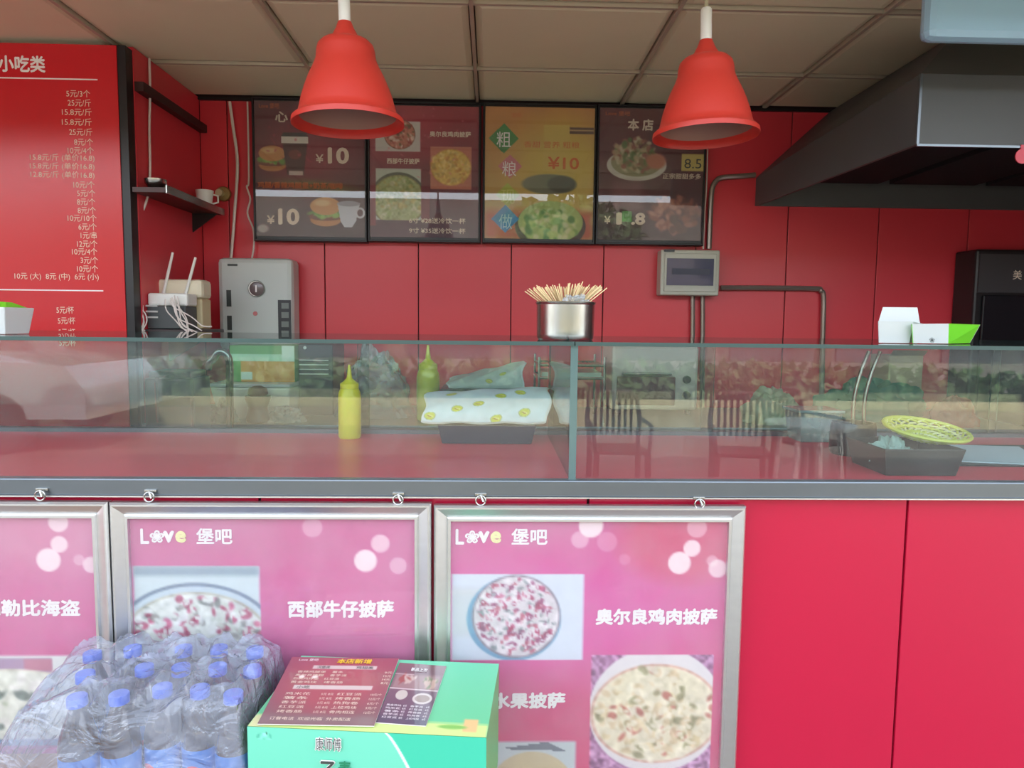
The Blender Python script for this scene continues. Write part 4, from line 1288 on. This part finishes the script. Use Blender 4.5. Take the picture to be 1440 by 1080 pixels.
# second black container, smaller, behind to the side
x2 = P(1183, 640, 1.72).x; x3 = P(1244, 640, 1.72).x
b2 = thing('black_canister', (x2, 1.72, zt), 'tall black canister beside the napkin tub inside the case', 'canister')
cxm, r_ = (x2 + x3) / 2, (x3 - x2) / 2
zc1 = P(1213, 598, 1.72).z
MB().lathe([(0, 0), (r_ * .9, 0), (r_, .01), (r_, zc1 - zt - .01), (r_ * .95, zc1 - zt), (r_ * .88, zc1 - zt), (r_ * .88, .01), (0, .008)], (cxm, 1.72 + r_, zt), 32).build('canister_body', black_pl, b2, smooth=True)
for q0 in ((1222, 492, 1201, 562, 1207, 640), (1238, 492, 1216, 562, 1219, 640)):  # bent rods shaped to imitate curved reflections in the glass
    yy_ = 1.72 + r_
    MB().tube(curve([P(q0[0], q0[1] + 2, yy_), P((q0[0] + q0[2]) / 2 - 2, 526, yy_), P(q0[2], q0[3], yy_), P(q0[2] - 1, 600, yy_), P(q0[4], q0[5] - 12, yy_)]), .005, 8).build('reflection_rod', steel, b2, smooth=True)
# clear container
x2, x3 = P(1120, 600, 1.95).x, P(1180, 600, 1.95).x
cc = thing('clear_container', (x2, 1.95, zt), 'clear lidded plastic container beside the black canister', 'container')
zz = P(1150, 580, 1.95).z
tub('container_body', x2, x3, 1.93, 2.04, zt + .0005, zz, mat_sheet('container_film', tint=(220, 235, 232), haze=.35, hcol=(170, 190, 186), rough=.05), cc)
box_obj('container_lid', mat_sheet('container_lid', tint=(225, 235, 235), haze=.5, hcol=(170, 200, 200)), x2 - .004, x3 + .004, 1.926, 2.044, zz, zz + .008, cc, bevel=.002)
# sheet of paper at the frame edge, on a dark pad
pp = PZ(1362, 640, zt); 
pd = thing('paper_pad', (pp.x, pp.y, zt), 'pale blue paper sheets lying on a dark clipboard in the case', 'papers')
xa = PZ(1390, 645, zt + .01).x
y_a, y_b = 1.62, 1.90
MB().hexa([(1.10, y_a, zt + .0005), (1.52, y_a - .02, zt + .0005), (1.52, y_b, zt + .0005), (1.12, y_b, zt + .0005)],
          [(1.10, y_a, zt + .004), (1.52, y_a - .02, zt + .004), (1.52, y_b, zt + .004), (1.12, y_b, zt + .004)]).build('clipboard', black_pl, pd)
MB().hexa([(1.13, y_a + .03, zt + .0045), (1.31, y_a - .01, zt + .0045), (1.42, y_b - .05, zt + .0045), (1.20, y_b - .02, zt + .0045)],
          [(1.13, y_a + .03, zt + .0065), (1.31, y_a - .01, zt + .0065), (1.42, y_b - .05, zt + .0085), (1.20, y_b - .02, zt + .0085)]).build('paper_sheet', mat('pale_blue_paper', (190, 210, 222), .6), pd)
# bags on the work table at the hood side
gcl = mat('green_cloth', (44, 110, 86), .6, var=.25, scale=6)
tag(crumple('green_bag', (P(1228, 560, 2.66).x, 2.66, zw), (.2, .11, .15), gcl, 21, amp=.3), 'dark green cloth bag heaped on the work table below the burger box', 'bag')
tag(crumple('red_bag', (P(1335, 575, 2.5).x, 2.47, zw), (.08, .045, .10), mat('red_film', (176, 44, 48), .35), 25, amp=.3), 'red plastic bag beside the green cloth bag', 'bag')
tag(crumple('cream_bag', (P(1090, 575, 2.52).x, 2.55, zw), (.10, .09, .12), mat('cream_film', (196, 196, 160), .6), 29, amp=.3), 'cream paper bag beside the green cloth bag', 'bag')
kp = thing('kraft_box', (P(1275, 520, 2.75).x, 2.75, zw), 'tall cream cardboard box standing behind the green cloth bag', 'box')
box_obj('box_body', mat('cream_board', (170, 150, 118), .7), P(1252, 515, 2.75).x, P(1300, 515, 2.75).x, 2.76, 2.9, zw + .0005, P(1275, 500, 2.75).z, kp, bevel=.002)
MB().hexa([(P(1252, 515, 2.75).x, 2.755, P(1275, 500, 2.75).z), (P(1300, 515, 2.75).x, 2.755, P(1275, 500, 2.75).z), (P(1300, 515, 2.75).x, 2.758, P(1275, 500, 2.75).z), (P(1252, 515, 2.75).x, 2.758, P(1275, 500, 2.75).z)],
          [(P(1256, 515, 2.7).x, 2.70, P(1275, 492, 2.75).z), (P(1304, 515, 2.7).x, 2.70, P(1275, 492, 2.75).z), (P(1304, 515, 2.7).x, 2.703, P(1275, 492, 2.75).z), (P(1256, 515, 2.7).x, 2.703, P(1275, 492, 2.75).z)]).build('box_flap', mat('cream_board', (170, 150, 118), .7), kp)
# grey microwave-like oven between rack and bags (the pale block behind the glass)
x0, x1 = P(862, 505, 2.7).x, P(985, 505, 2.7).x
z0_, z1_ = P(920, 530, 2.7).z, P(920, 474, 2.7).z
ov = thing('counter_oven', (x0, 2.7, zw), 'pale beige counter oven on the work table under the fuse box', 'oven')
box_obj('oven_body', mat('oven_beige', (190, 176, 164), .35), x0, x1, 2.72, 2.95, zw + .02, P(920, 487, 2.7).z, ov, bevel=.012)
box_obj('oven_door', mat('oven_door', (96, 50, 50), .12), x0 + .02, x1 - .09, 2.712, 2.72, zw + .04, z0_, ov, bevel=.003)
MB().tube([(x0 + .04, 2.70, z0_ + .012), (x1 - .11, 2.70, z0_ + .012)], .006).build('handle', steel, ov, smooth=True)
for k in range(2):
    MB().lathe([(0, 0), (.016, 0), (.014, .014), (0, .014)], (x1 - .045, 2.72, zw + .08 + .06 * k), 20, Matrix.Rotation(PI / 2, 4, 'X')).build('knob', black_pl, ov, smooth=True)
for x in (x0 + .03, x1 - .03):
    for y in (2.75, 2.92):
        MB().lathe([(0, 0), (.012, 0), (.012, .0195), (0, .0195)], (x, y, zw + .0003), 12).build('foot', black_pl, ov)

# ================================================================== ON TOP OF THE CASE
zT = zg1
pc = PZ(795, 478, zT); 
ppos = Vector((P(795, 450, 1.62).x, 1.62, zT + .0004))
kk = depth(ppos) / F_PX
pr_ = 40.5 * kk
phh = 52 * kk
po = thing('skewer_pot', ppos, 'round stainless steel pot of bamboo skewers on the glass top', 'pot')
MB().lathe([(0, 0), (pr_ * .93, 0), (pr_ * .97, .003), (pr_ * .985, .012), (pr_, phh - .006), (pr_ * 1.03, phh - .004), (pr_ * 1.04, phh), (pr_ * .99, phh + .001), (pr_ * .965, phh - .006), (pr_ * .95, .008), (0, .004)], ppos, 64).build('pot_wall', steel, po, smooth=True)
bam = mat('bamboo', (226, 200, 150), .55, var=.08, scale=30)
sk0 = None
rg = random.Random(12)
NS = 96
for k in range(NS):
    # bottoms crowd together on the pot floor, tops fan out sideways
    u = (k + .5) / NS
    fan = (u * 2 - 1)
    by = rg.uniform(-.6, .6)
    b = Vector((-fan * .78 * pr_ + rg.uniform(-.006, .006), by * pr_ * .5, .006))
    topz_ = phh + .026 + .010 * (1 - fan * fan) * rg.uniform(.3, 1.2) + rg.uniform(-.004, .006) + .004 * (fan > .1)
    d = Vector((fan * .088 + rg.uniform(-.006, .006), by * .05, topz_)) - b
    f = (phh - b.z) / d.z
    hx = b + d * f
    rr = math.hypot(hx.x, hx.y)
    if rr > pr_ * .93:
        sc_ = pr_ * .93 / rr
        hx2 = Vector((hx.x * sc_, hx.y * sc_, hx.z))
        d = (hx2 - b) / f
    o_ = None
    L = d.length
    if sk0 is None:
        sk0 = MB().hexa([(-.0012, -.0008, 0), (.0012, -.0008, 0), (.0012, .0008, 0), (-.0012, .0008, 0)], [(-.0014, -.001, .118), (.0014, -.001, .118), (.0014, .001, .118), (-.0014, .001, .118)]).build('bamboo_skewer', bam)
        o_ = sk0
    else:
        o_ = sk0.copy(); COL.objects.link(o_)
    o_.rotation_mode = 'QUATERNION'
    o_.rotation_quaternion = d.to_track_quat('Z', 'Y')
    o_.location = ppos + b
    o_.scale = (1, 1, L / .118)
    tag(o_, 'thin bamboo skewer fanned out in the stainless steel pot', 'skewer', 'bamboo skewers in the pot')
tag(crumple('film_wrapper', (ppos.x + .02, ppos.y - .035, ppos.z + phh - .01), (.028, .014, .026), clf, 31, amp=.4), 'clear film wrapper tucked in front of the skewers', 'wrapper')

# burger box
wc = mat('white_card', (200, 206, 203), .45)
gcard = mat('green_card', (110, 206, 40), .4)
def on_top(px, Y): return P(px, 470, Y).x
Yb = 1.56
k = 1.56 / F_PX
bx_ = thing('burger_box', (on_top(1315, Yb), Yb, zT), 'open white and green paper burger box standing on the glass top', 'burger box')
def X(px, Y=Yb): return P(px, 470, Y).x
def Z(py, Y=Yb, px=1315): return P(px, py, Y).z
# tray half: flared tray, white front, green flank
def shell(name, bot, top, m, th=.0012, skip=()):
    a = MB()
    for i in range(4):
        if i in skip: continue
        j = (i + 1) % 4
        a.add([bot[i], bot[j], top[j], top[i]], [(0, 1, 2, 3)])
    a.add(bot, [(3, 2, 1, 0)])
    o = a.build(name, m, bx_)
    s_ = o.modifiers.new('thick', 'SOLIDIFY'); s_.thickness = th
    return o
zb = zT + .0015
bt_ = [(X(1284), Yb, zb), (X(1331), Yb - .008, zb), (X(1386), Yb + .05, zb), (X(1318, Yb + .09), Yb + .09, zb)]
tp_ = [(X(1277), Yb - .010, Z(456)), (X(1326), Yb - .018, Z(455)), (X(1397), Yb + .045, Z(456)), (X(1318, Yb + .1), Yb + .11, Z(455))]
a = MB(); a.add([bt_[0], bt_[1], tp_[1], tp_[0]], [(0, 1, 2, 3)]); o = a.build('front_wall', wc, bx_); o.modifiers.new('thick', 'SOLIDIFY').thickness = .0012
a = MB(); a.add([bt_[1], bt_[2], tp_[2], tp_[1]], [(0, 1, 2, 3)]); o = a.build('side_wall', gcard, bx_); o['label'] = 'bright green side'; o.modifiers.new('thick', 'SOLIDIFY').thickness = .0012
a = MB(); a.add([bt_[2], bt_[3], tp_[3], tp_[2]], [(0, 1, 2, 3)]); o = a.build('rear_wall', wc, bx_); o.modifiers.new('thick', 'SOLIDIFY').thickness = .0012
a = MB(); a.add([bt_[3], bt_[0], tp_[0], tp_[3]], [(0, 1, 2, 3)]); o = a.build('side_wall', gcard, bx_); o.modifiers.new('thick', 'SOLIDIFY').thickness = .0012
a = MB(); a.add(bt_, [(0, 1, 2, 3)]); o = a.build('box_floor', wc, bx_)
# lid half, thrown open
l0 = [(X(1240), Yb + .01, zb), (X(1284), Yb + .012, zb), (X(1290, Yb + .08), Yb + .08, zb), (X(1245, Yb + .08), Yb + .08, zb)]
l1 = [(X(1234), Yb, Z(452, px=1260)), (X(1284), Yb + .002, Z(452, px=1260)), (X(1296, Yb + .09), Yb + .09, Z(455)), (X(1240, Yb + .09), Yb + .09, Z(452, px=1260))]
for i, nm in enumerate(('lid_wall', 'lid_wall', 'lid_wall', 'lid_wall')):
    a = MB(); a.add([l0[i], l0[(i + 1) % 4], l1[(i + 1) % 4], l1[i]], [(0, 1, 2, 3)]); o = a.build(nm, wc, bx_); o.modifiers.new('thick', 'SOLIDIFY').thickness = .0012
a = MB(); a.add([(X(1234, Yb + .06), Yb + .06, Z(455, Yb + .06, 1260)), (X(1293, Yb + .06), Yb + .06, Z(455, Yb + .06, 1260)), (X(1286, Yb + .08), Yb + .075, Z(432, Yb + .07, 1260)), (X(1238, Yb + .08), Yb + .075, Z(432, Yb + .07, 1260))], [(0, 1, 2, 3)])
o = a.build('lid_flap', wc, bx_); o.modifiers.new('thick', 'SOLIDIFY').thickness = .0012
a = MB(); a.add([(x, y - .0006, z) for x, y, z in l0], [(0, 1, 2, 3)]); a.build('lid_floor', wc, bx_)
# small grey print on the white front wall
bt0, bt1, tp0, tp1 = Vector(bt_[0]), Vector(bt_[1]), Vector(tp_[0]), Vector(tp_[1])
ux = (bt1 - bt0).normalized(); uz = (tp0 - bt0).normalized(); nn = ux.cross(uz)
if nn.y > 0: nn = -nn
MB().text('❀', bt0 + ux * .036 + uz * .003 + nn * .0016, ux, uz, .011, .011, 'L', 0).build('lettering', text_dark, bx_)
# second box at the other end of the glass
b3 = thing('burger_box', (P(8, 450, 1.56).x, 1.56, zT), 'small white box with green flap at the price panel end of the glass', 'burger box')
xa, xb = P(-40, 450, 1.6).x, P(29, 450, 1.6).x
MB().hexa([(xa, 1.56, zT + .0005), (xb - .008, 1.56, zT + .0005), (xb - .008, 1.64, zT + .0005), (xa, 1.64, zT + .0005)], [(xa, 1.55, P(10, 432, 1.55).z), (xb, 1.55, P(10, 432, 1.55).z), (xb, 1.65, P(10, 432, 1.55).z), (xa, 1.65, P(10, 432, 1.55).z)]).build('box_body', wc, b3, bevel=.002)
MB().hexa([(xa, 1.57, P(10, 432, 1.55).z + .0004), (xb - .01, 1.57, P(10, 432, 1.55).z + .0004), (xb - .01, 1.64, P(10, 432, 1.55).z + .0004), (xa, 1.64, P(10, 432, 1.55).z + .0004)], [(xa, 1.60, P(10, 422, 1.6).z), (xb - .03, 1.60, P(10, 425, 1.6).z), (xb - .03, 1.62, P(10, 425, 1.6).z), (xa, 1.62, P(10, 422, 1.6).z)]).build('box_flap', gcard, b3)

# ================================================================== BENCH, CARTON, BOTTLES IN FRONT
zbch = .515
be = thing('low_bench', (-.45, 1.2, 0), 'plain wooden bench under the green carton and bottle pack', 'bench')
box_obj('bench_top', mat('bench_wood', (150, 110, 74), .6, var=.15, scale=3), -1.22, -.03, .98, 1.405, zbch - .03, zbch, be, bevel=.004)
for x in (-1.15, -.09):
    for y in (1.02, 1.36):
        box_obj('leg', mat('bench_wood', (150, 110, 74), .6), x - .02, x + .02, y - .02, y + .02, -.019, zbch - .03, be)

# green carton, corners found on the plane of its top
ztop = .72
A_ = PZ(348, 1021, ztop); B_ = PZ(684, 1037, ztop); Cc = PZ(695, 938, ztop); D_ = PZ(413, 925, ztop)
# a true rectangle from the front edge
ux = (B_ - A_).normalized()
uy = Vector((-ux.y, ux.x, 0))
W = (B_ - A_).length
Dp = min(.27, 1.415 - max(A_.y, B_.y) - .012)
gcx = thing('green_carton', (A_ + B_) / 2 * 1.0, 'closed green beverage carton with menus on top beside the bottles', 'carton')
gcx.location.z = 0; gcx['_o'] = tuple(gcx.location)
green1 = mat('carton_green_light', (112, 216, 180), .35, coat=.2)
def cp(u, v, z): return A_ * 1.0 + ux * (u * W) + uy * (v * Dp) + Vector((0, 0, z - A_.z))
MB().hexa([cp(0, 0, zbch + .0005), cp(1, 0, zbch + .0005), cp(1, 1, zbch + .0005), cp(0, 1, zbch + .0005)], [cp(0, 0, ztop - .0008), cp(1, 0, ztop - .0008), cp(1, 1, ztop - .0008), cp(0, 1, ztop - .0008)]).build('carton_body', mat('carton_side', (90, 160, 100), .4), gcx, bevel=.002)
# printed top
pr = Print(lambda u, v: cp(u, 1 - v, ztop), 120, 80).units(0, 1, 0, 1)
pr.fill((112, 206, 164), (104, 196, 140))
pr.rect(0, .86, 1, 1.01, (206, 226, 140)); pr.rect(0, .845, 1, .865, (150, 210, 140)); pr.rect(0, .86, .06, 1, (214, 214, 160), soft=.02)
pr.rect(.895, .80, .955, .95, (226, 190, 130), soft=.01); pr.ell(.85, .90, .06, .025, (130, 190, 90), soft=.01)
pr.build('printed_top', gcx)
# printed front
pr = Print(lambda u, v: cp(u, -.0012 / Dp, ztop - v * (ztop - zbch)), 170, 90).units(0, 340, 0, 190)
pr.fill((112, 206, 176), (100, 196, 166))
mk = (pr.x > 200 + 34 * np.clip(pr.y / 60, 0, 4) ** .8 ).astype(float)
pr.mix(mk, (64, 190, 156))
ed = np.abs(pr.x - (199 + 34 * np.clip(pr.y / 60, 0, 4) ** .8)); pr.mix(np.clip(2.2 - ed / 1.3, 0, 1), (226, 250, 240))
pr.speck(((pr.x > 12) & (pr.x < 36) & (pr.y > 10) & (pr.y < 20)).astype(float), 90, 3, 2)
pr.rect(27, 8, 29, 12, (50, 90, 70))
pr.build('printed_front', gcx)
o3 = cp(0, -.004 / Dp, ztop)
def fr3(s, x, y, h, wd, m, bold, parent=gcx, dy=0):
    q = W / 336
    MB().text(s, o3 + ux * (x * q) + Vector((0, 0, -y * q)) - uy * dy, ux, (0, 0, 1), h * q, wd * q, 'L', bold).build('lettering', m, parent)
fr3('康师傅', 97, 29, 21, 38, text_white, .05); fr3('康师傅', 98, 28, 19, 36, text_dark, .0, dy=.0011)
fr3('了', 104, 72, 30, 22, text_white, .06); fr3('了', 105, 71, 28, 20, text_dark, .03, dy=.0011)
fr3('青', 130, 70, 28, 18, mat('deep_green_text', (30, 130, 90), .5), .02)
# laminated menus on the carton
lam = mat_print('laminated_menu', .3, .8)
def menu_card(name, corners, label, paint, lets, zoff):
    a, b, c, d = [PZ(x, y, ztop + zoff) for x, y in corners]    # rear-left, rear-right, front-right, front-left
    t = thing(name, (a + b + c + d) / 4, label, 'menu card')
    def fn(u, v): return (a * (1 - u) + b * u) * (1 - v) + (d * (1 - u) + c * u) * v + Vector((0, 0, .0018))
    body = [a, b, c, d]
    MB().hexa([p for p in (d, c, b, a)], [p + Vector((0, 0, .0014)) for p in (d, c, b, a)]).build('card_body', mat('laminate_edge', (226, 220, 216), .3), t)
    pr = Print(fn, 130, 110).units(0, 100, 0, 100)
    paint(pr); pr.build('printed_face', t, lam)
    for s, x, y, h, wd, m, bold in lets:
        v, f = glyphs(s, bold)
        x0 = min(p[0] for p in v); x1 = max(p[0] for p in v); y0 = min(p[1] for p in v); y1_ = max(p[1] for p in v)
        mb = MB(); mb.add([Vector(fn((x + (p[0] - x0) / (x1 - x0) * wd) / 100, (y - (p[1] - y0) / (y1_ - y0) * h) / 100)) + Vector((0, 0, .0006 + .0001 * p[2])) for p in v], f)
        mb.build('lettering', m, t)
def pa(p):
    p.fill((150, 62, 78), (120, 88, 84)); p.ell(50, 45, 45, 40, (176, 66, 70), soft=30, a=.7); p.rect(24, 14, 83, 20, (206, 190, 180)); p.rect(15, 46, 86, 52, (206, 190, 180)); p.rect(0, 88, 100, 100, (126, 104, 100), soft=8)
    p.ell(18, 33, 2.6, 3, (244, 230, 220), soft=1.5); p.ell(30, 33, 3, 2.4, (244, 230, 220), soft=1.5, ang=-.5)
rgm = random.Random(3)
dish = ['香辣鸡腿堡', '奥尔良烤翅', '劲脆鸡排堡', '黄金鸡块', '鸡米花', '薯条', '香芋派', '红豆派', '烤香肠', '热狗卷', '上校鸡块', '骨肉相连']
lt = [('本店新增', 44, 11, 8, 32, text_yellow, .03), ('汉堡类', 28, 19.5, 4.5, 12, text_dark, .0), ('鸡翅类', 64, 19.5, 4.5, 16, text_dark, .0), ('小吃', 18, 51.5, 4.5, 12, text_dark, .0), ('Love 堡吧', 8, 7, 4, 18, text_white, .01)]
for r in range(4):
    lt += [(dish[r] + '　' + dish[(r + 5) % 12], 12 - r * .5, 27 + r * 5.5, 3.6, 42 + 5 * (r % 2), text_cream, .01), (str(rgm.randint(6, 15)) + '元', 92, 27 + r * 5.5, 3.6, 7, text_cream, .01)]
for r in range(5):
    lt += [(dish[(r + 4) % 12], 11, 61 + r * 6.2, 4, 22, text_cream, .01), ('5元 8元', 43, 61 + r * 6.2, 3.2, 11, text_cream, .0), (dish[(r + 7) % 12], 57, 61 + r * 6.2, 4, 22, text_cream, .01), (str(rgm.randint(5, 12)) + '元/个', 87, 61 + r * 6.2, 3.6, 10, text_cream, .0)]
lt += [('订餐电话  欢迎光临  外卖配送', 8, 95, 4, 70, text_cream, .0)]
def pb_(p):
    p.fill((120, 84, 86), (86, 66, 86)); p.rect(4, 20, 96, 46, (150, 120, 116), soft=6); p.blobs(30, 28, 16, 6, 20, [(196, 176, 160), (150, 70, 60)], 5, 2); p.blobs(78, 32, 14, 9, 20, [(190, 160, 140), (110, 120, 80)], 5, 5)
    p.rect(0, 20, 40, 21, (216, 200, 196)); p.rect(0, 45, 100, 47, (206, 190, 186))
    p.ell(30, 56, 12, 8, (196, 190, 176)); p.ell(74, 60, 20, 9, (206, 196, 186)); p.ell(74, 60, 15, 6, (150, 130, 116)); p.rect(0, 90, 100, 101, (70, 66, 84), soft=5)
lt2 = [('新品上市', 30, 15, 7, 34, text_white, .02)]
for r in range(5):
    lt2 += [(dish[r + 3], 8, 75 + r * 4.6, 3, 30, text_white, .01), ('8元', 42, 75 + r * 4.6, 3, 7, text_white, .0), (dish[r + 6] , 56, 75 + r * 4.6, 3, 26, text_white, .01), ('6元', 88, 75 + r * 4.6, 3, 7, text_white, .0)]
menu_card('menu_card', [(562, 933), (628, 938), (599, 1022), (528, 1017)], 'narrow dark laminated menu tucked half under the larger menu', pb_, lt2, .0006)
menu_card('menu_card', [(411, 925), (561, 927), (526, 1022), (362, 1019)], 'large dark red laminated menu lying flat on the green carton', pa, lt, .0030)

# ---- pack of cola bottles in a clear bag
cola = mat('cola_body', (40, 26, 28), .08, coat=1.0)
blue_lab = mat('blue_label', (0, 112, 200), .3, coat=.4)
cap_m = mat('blue_cap', (20, 82, 206), .35)
def bottle_proto():
    t = thing('cola_bottle', (0, 0, 0), 'x', 'bottle', 'blue capped cola bottles in the clear bag')
    prof = [(0, .004), (.02, .0), (.028, .002), (.032, .012), (.0325, .05), (.031, .06), (.031, .13), (.0325, .14), (.0325, .152), (.029, .172), (.021, .196), (.0145, .214), (.013, .222), (.0, .222)]
    MB().lathe(prof, n=28).build('bottle_body', cola, t, smooth=True)
    MB().lathe([(.0322, .065), (.0326, .066), (.0326, .137), (.0322, .138)], n=28).build('label', blue_lab, t, smooth=True)
    MB().lathe([(0, .2215), (.0165, .2215), (.0165, .236), (.0155, .2375), (0, .2375)], n=24).build('cap', cap_m, t, smooth=True)
    a = MB(); 
    for k in range(2):
        pass
    # round emblem, three colour bands, wrapped on the label
    def band(v0, v1, m, nm):
        g = MB().grid(lambda u, v: (lambda zz_, hw: (.0331 * math.sin((u * 2 - 1) * hw / .0331), -.0331 * math.cos((u * 2 - 1) * hw / .0331), .097 + zz_))((v0 + (v1 - v0) * v) * .015, .015 * math.sqrt(max(0, 1 - (v0 + (v1 - v0) * v) ** 2))), 10, 5)
        return g.build(nm, m, t, smooth=True)
    band(.25, 1, mat('emblem_red2', (214, 50, 60), .4), 'emblem_band')
    band(-.25, .25, text_white, 'emblem_band')
    band(-1, -.25, mat('emblem_blue', (24, 60, 160), .4), 'emblem_band')
    for body, ang, zz_, h, wdt in (('百事可乐', 55, .082, .016, .034), ('百事可乐', -60, .082, .016, .034), ('pepsi', 0, .07, .009, .024)):
        v, f = glyphs(body, .02)
        x0 = min(p[0] for p in v); x1 = max(p[0] for p in v); y0 = min(p[1] for p in v); y1_ = max(p[1] for p in v)
        g = MB(); c0 = math.radians(ang)
        g.add([((.0331 + .00008 * p[2]) * math.sin(c0 + ((p[0] - x0) / (x1 - x0) - .5) * wdt / .0331), -(.0331 + .00008 * p[2]) * math.cos(c0 + ((p[0] - x0) / (x1 - x0) - .5) * wdt / .0331), zz_ + (p[1] - y0) / (y1_ - y0) * h) for p in v], f)
        g.build('lettering', text_white, t)
    lb_ = [c for c in kids(t) if c.name.startswith('label')][0]
    for c in kids(t):
        if c.name.startswith(('emblem', 'lettering')): c.parent = lb_
    return t
bp0 = bottle_proto()
H = .2375
rowsB = []
# (pixel x of cap, depth, label)
spots = [
    (131, 1.350, 'bottle at the outer corner of the rear row, nearest the pirate pizza poster'), (188, 1.372, 'rear row cola bottle under the joint of two poster frames'), (259, 1.372, 'rear row cola bottle below the cowboy pizza photograph, torn bag beside it'),
    (309, 1.372, 'rear row cola bottle below the end of the cowboy pizza photograph'), (359, 1.365, 'rear row cola bottle at the corner nearest the green carton'),
    (212, 1.295, 'second row cola bottle behind the torn opening of the bag'), (258, 1.295, 'second row cola bottle in the middle of the pack'), (302, 1.295, 'second row cola bottle with its cap pressed on the bag'), (348, 1.29, 'second row cola bottle beside the corner bottle'),
    (120, 1.27, 'cola bottle low at the outer side of the pack, second row'),
    (172, 1.20, 'third row cola bottle at the outer side, cap pushing up the bag'), (225, 1.215, 'third row cola bottle with wrinkled film over its shoulder'), (273, 1.215, 'third row cola bottle in the middle of the pack'), (322, 1.20, 'third row cola bottle with bare neck next to the green carton'),
    (118, 1.19, 'outermost cola bottle of the third row'),
]
rg = random.Random(2)
BP = []
for i, (px, y, lb) in enumerate(spots):
    o = bp0 if i == 0 else copy_tree(bp0)
    o['label'] = lb
    x = PZ(px, 960, zbch + H).x
    # x from the depth of the row
    d = ray(px, 950); x = CAM.x + d.x * (y / d.y)
    o.location = (x, y, zbch + .0008)
    o.rotation_euler = (0, 0, rg.uniform(-.7, .7))
    BP.append((x, y))
# push overlapping bottles apart a little
for it in range(60):
    for i in range(len(BP)):
        for j in range(i):
            dx, dy = BP[i][0] - BP[j][0], BP[i][1] - BP[j][1]
            dd = math.hypot(dx, dy)
            if dd < .0672:
                s_ = (.0675 - dd) / 2 / max(dd, 1e-6)
                BP[i] = (BP[i][0] + dx * s_, min(1.378, BP[i][1] + dy * s_)); BP[j] = (BP[j][0] - dx * s_, min(1.378, BP[j][1] - dy * s_))
bots = [o for o in COL.objects if o.type == 'EMPTY' and o.name.startswith('cola_bottle')]
order = [bp0] + [o for o in bots if o is not bp0]
lab_of = {s[2]: k for k, s in enumerate(spots)}
for o in bots:
    k = lab_of[o['label']]
    o.location.x, o.location.y = BP[k]
bxs = [p[0] for p in BP]; bys = [p[1] for p in BP]
bx0, bx1, by0, by1 = min(bxs) - .045, max(bxs) + .04, min(bys) - .045, 1.4185
def bagf(u, v):
    e0, e1 = .10, .006
    x = bx0 - e0 + u * (bx1 - bx0 + e0 + e1)
    y = by0 - .02 + v * (by1 - by0 + .02)
    dl = (x - bx0); dr = (bx1 - x); df = (y - by0); db_ = (by1 - y)
    def ss(t): t = max(0, min(1, t)); return t * t * (3 - 2 * t)
    # nearest caps hold the film up
    h = 0
    for (a_, b_) in BP:
        d2 = (x - a_) ** 2 + (y - b_) ** 2
        h = max(h, (H + .006) - max(0, math.sqrt(d2) - .018) * .5)
    h = max(h, .15)
    s_ = ss((dl + e0) / (e0 + .02)) * ss((dr + e1) / .03) * ss((df + .02) / .035) * ss((db_ + .001) / .012)
    nz = mnoise.noise(Vector((x * 14, y * 14, 3))) * .014 + (1 - abs(mnoise.noise(Vector((x * 16 - y * 9, y * 8 + x * 4, 7))))) ** 6 * .016 + abs(mnoise.noise(Vector((x * 40 + y * 18, y * 34, 7)))) * .008
    return (x, y, zbch + .002 + max(0, (h + nz) * s_))
bag = MB().grid(bagf, 110, 70).build('clear_plastic_bag', bag_m, smooth=True)
tag(bag, 'crumpled clear plastic bag wrapped over the pack of cola bottles', 'plastic bag')

SUB = {'lettering': ('print_sheet', 'printed_front', 'printed_face', 'panel_face', 'control_strip', 'gauge_face', 'front_wall'), 'rule_line': ('panel_face',), 'button': ('button_panel',), 'gauge_face': ('gauge_ring',),
       'louvre': ('unit_body',), 'unit_knob': ('unit_body',), 'knob': ('oven_body',), 'bulb': ('lamp_holder',), 'shade_lining': ('lamp_shade',), 'breaker_row': ('box_window',), 'vent_slat': ('case',),
       'fryer_knob': ('fryer_lid',), 'tier_wires': ('tier_frame',), 'glow_box_seam': ('housing_shell',), 'hook_ring': ('hook_plate',), 'latch': ('box_rim',), 'valve_knob': ('valve_plate',), 'lower_bead': ('front_panel',)}
import re as _re
for o in list(COL.objects):
    st = _re.sub(r'\.\d+$', '', o.name)
    if st in SUB and o.parent is not None and o.parent.parent is None:
        for ch in kids(o.parent):
            if _re.sub(r'\.\d+$', '', ch.name) in SUB[st] and ch is not o and o.matrix_basis == ch.matrix_basis and _re.sub(r'\.\d+$', '', ch.parent.name) != 'cola_bottle':
                o.parent = ch
                break
for o in bpy.data.objects:
    if '_o' in o.keys():
        del o['_o']
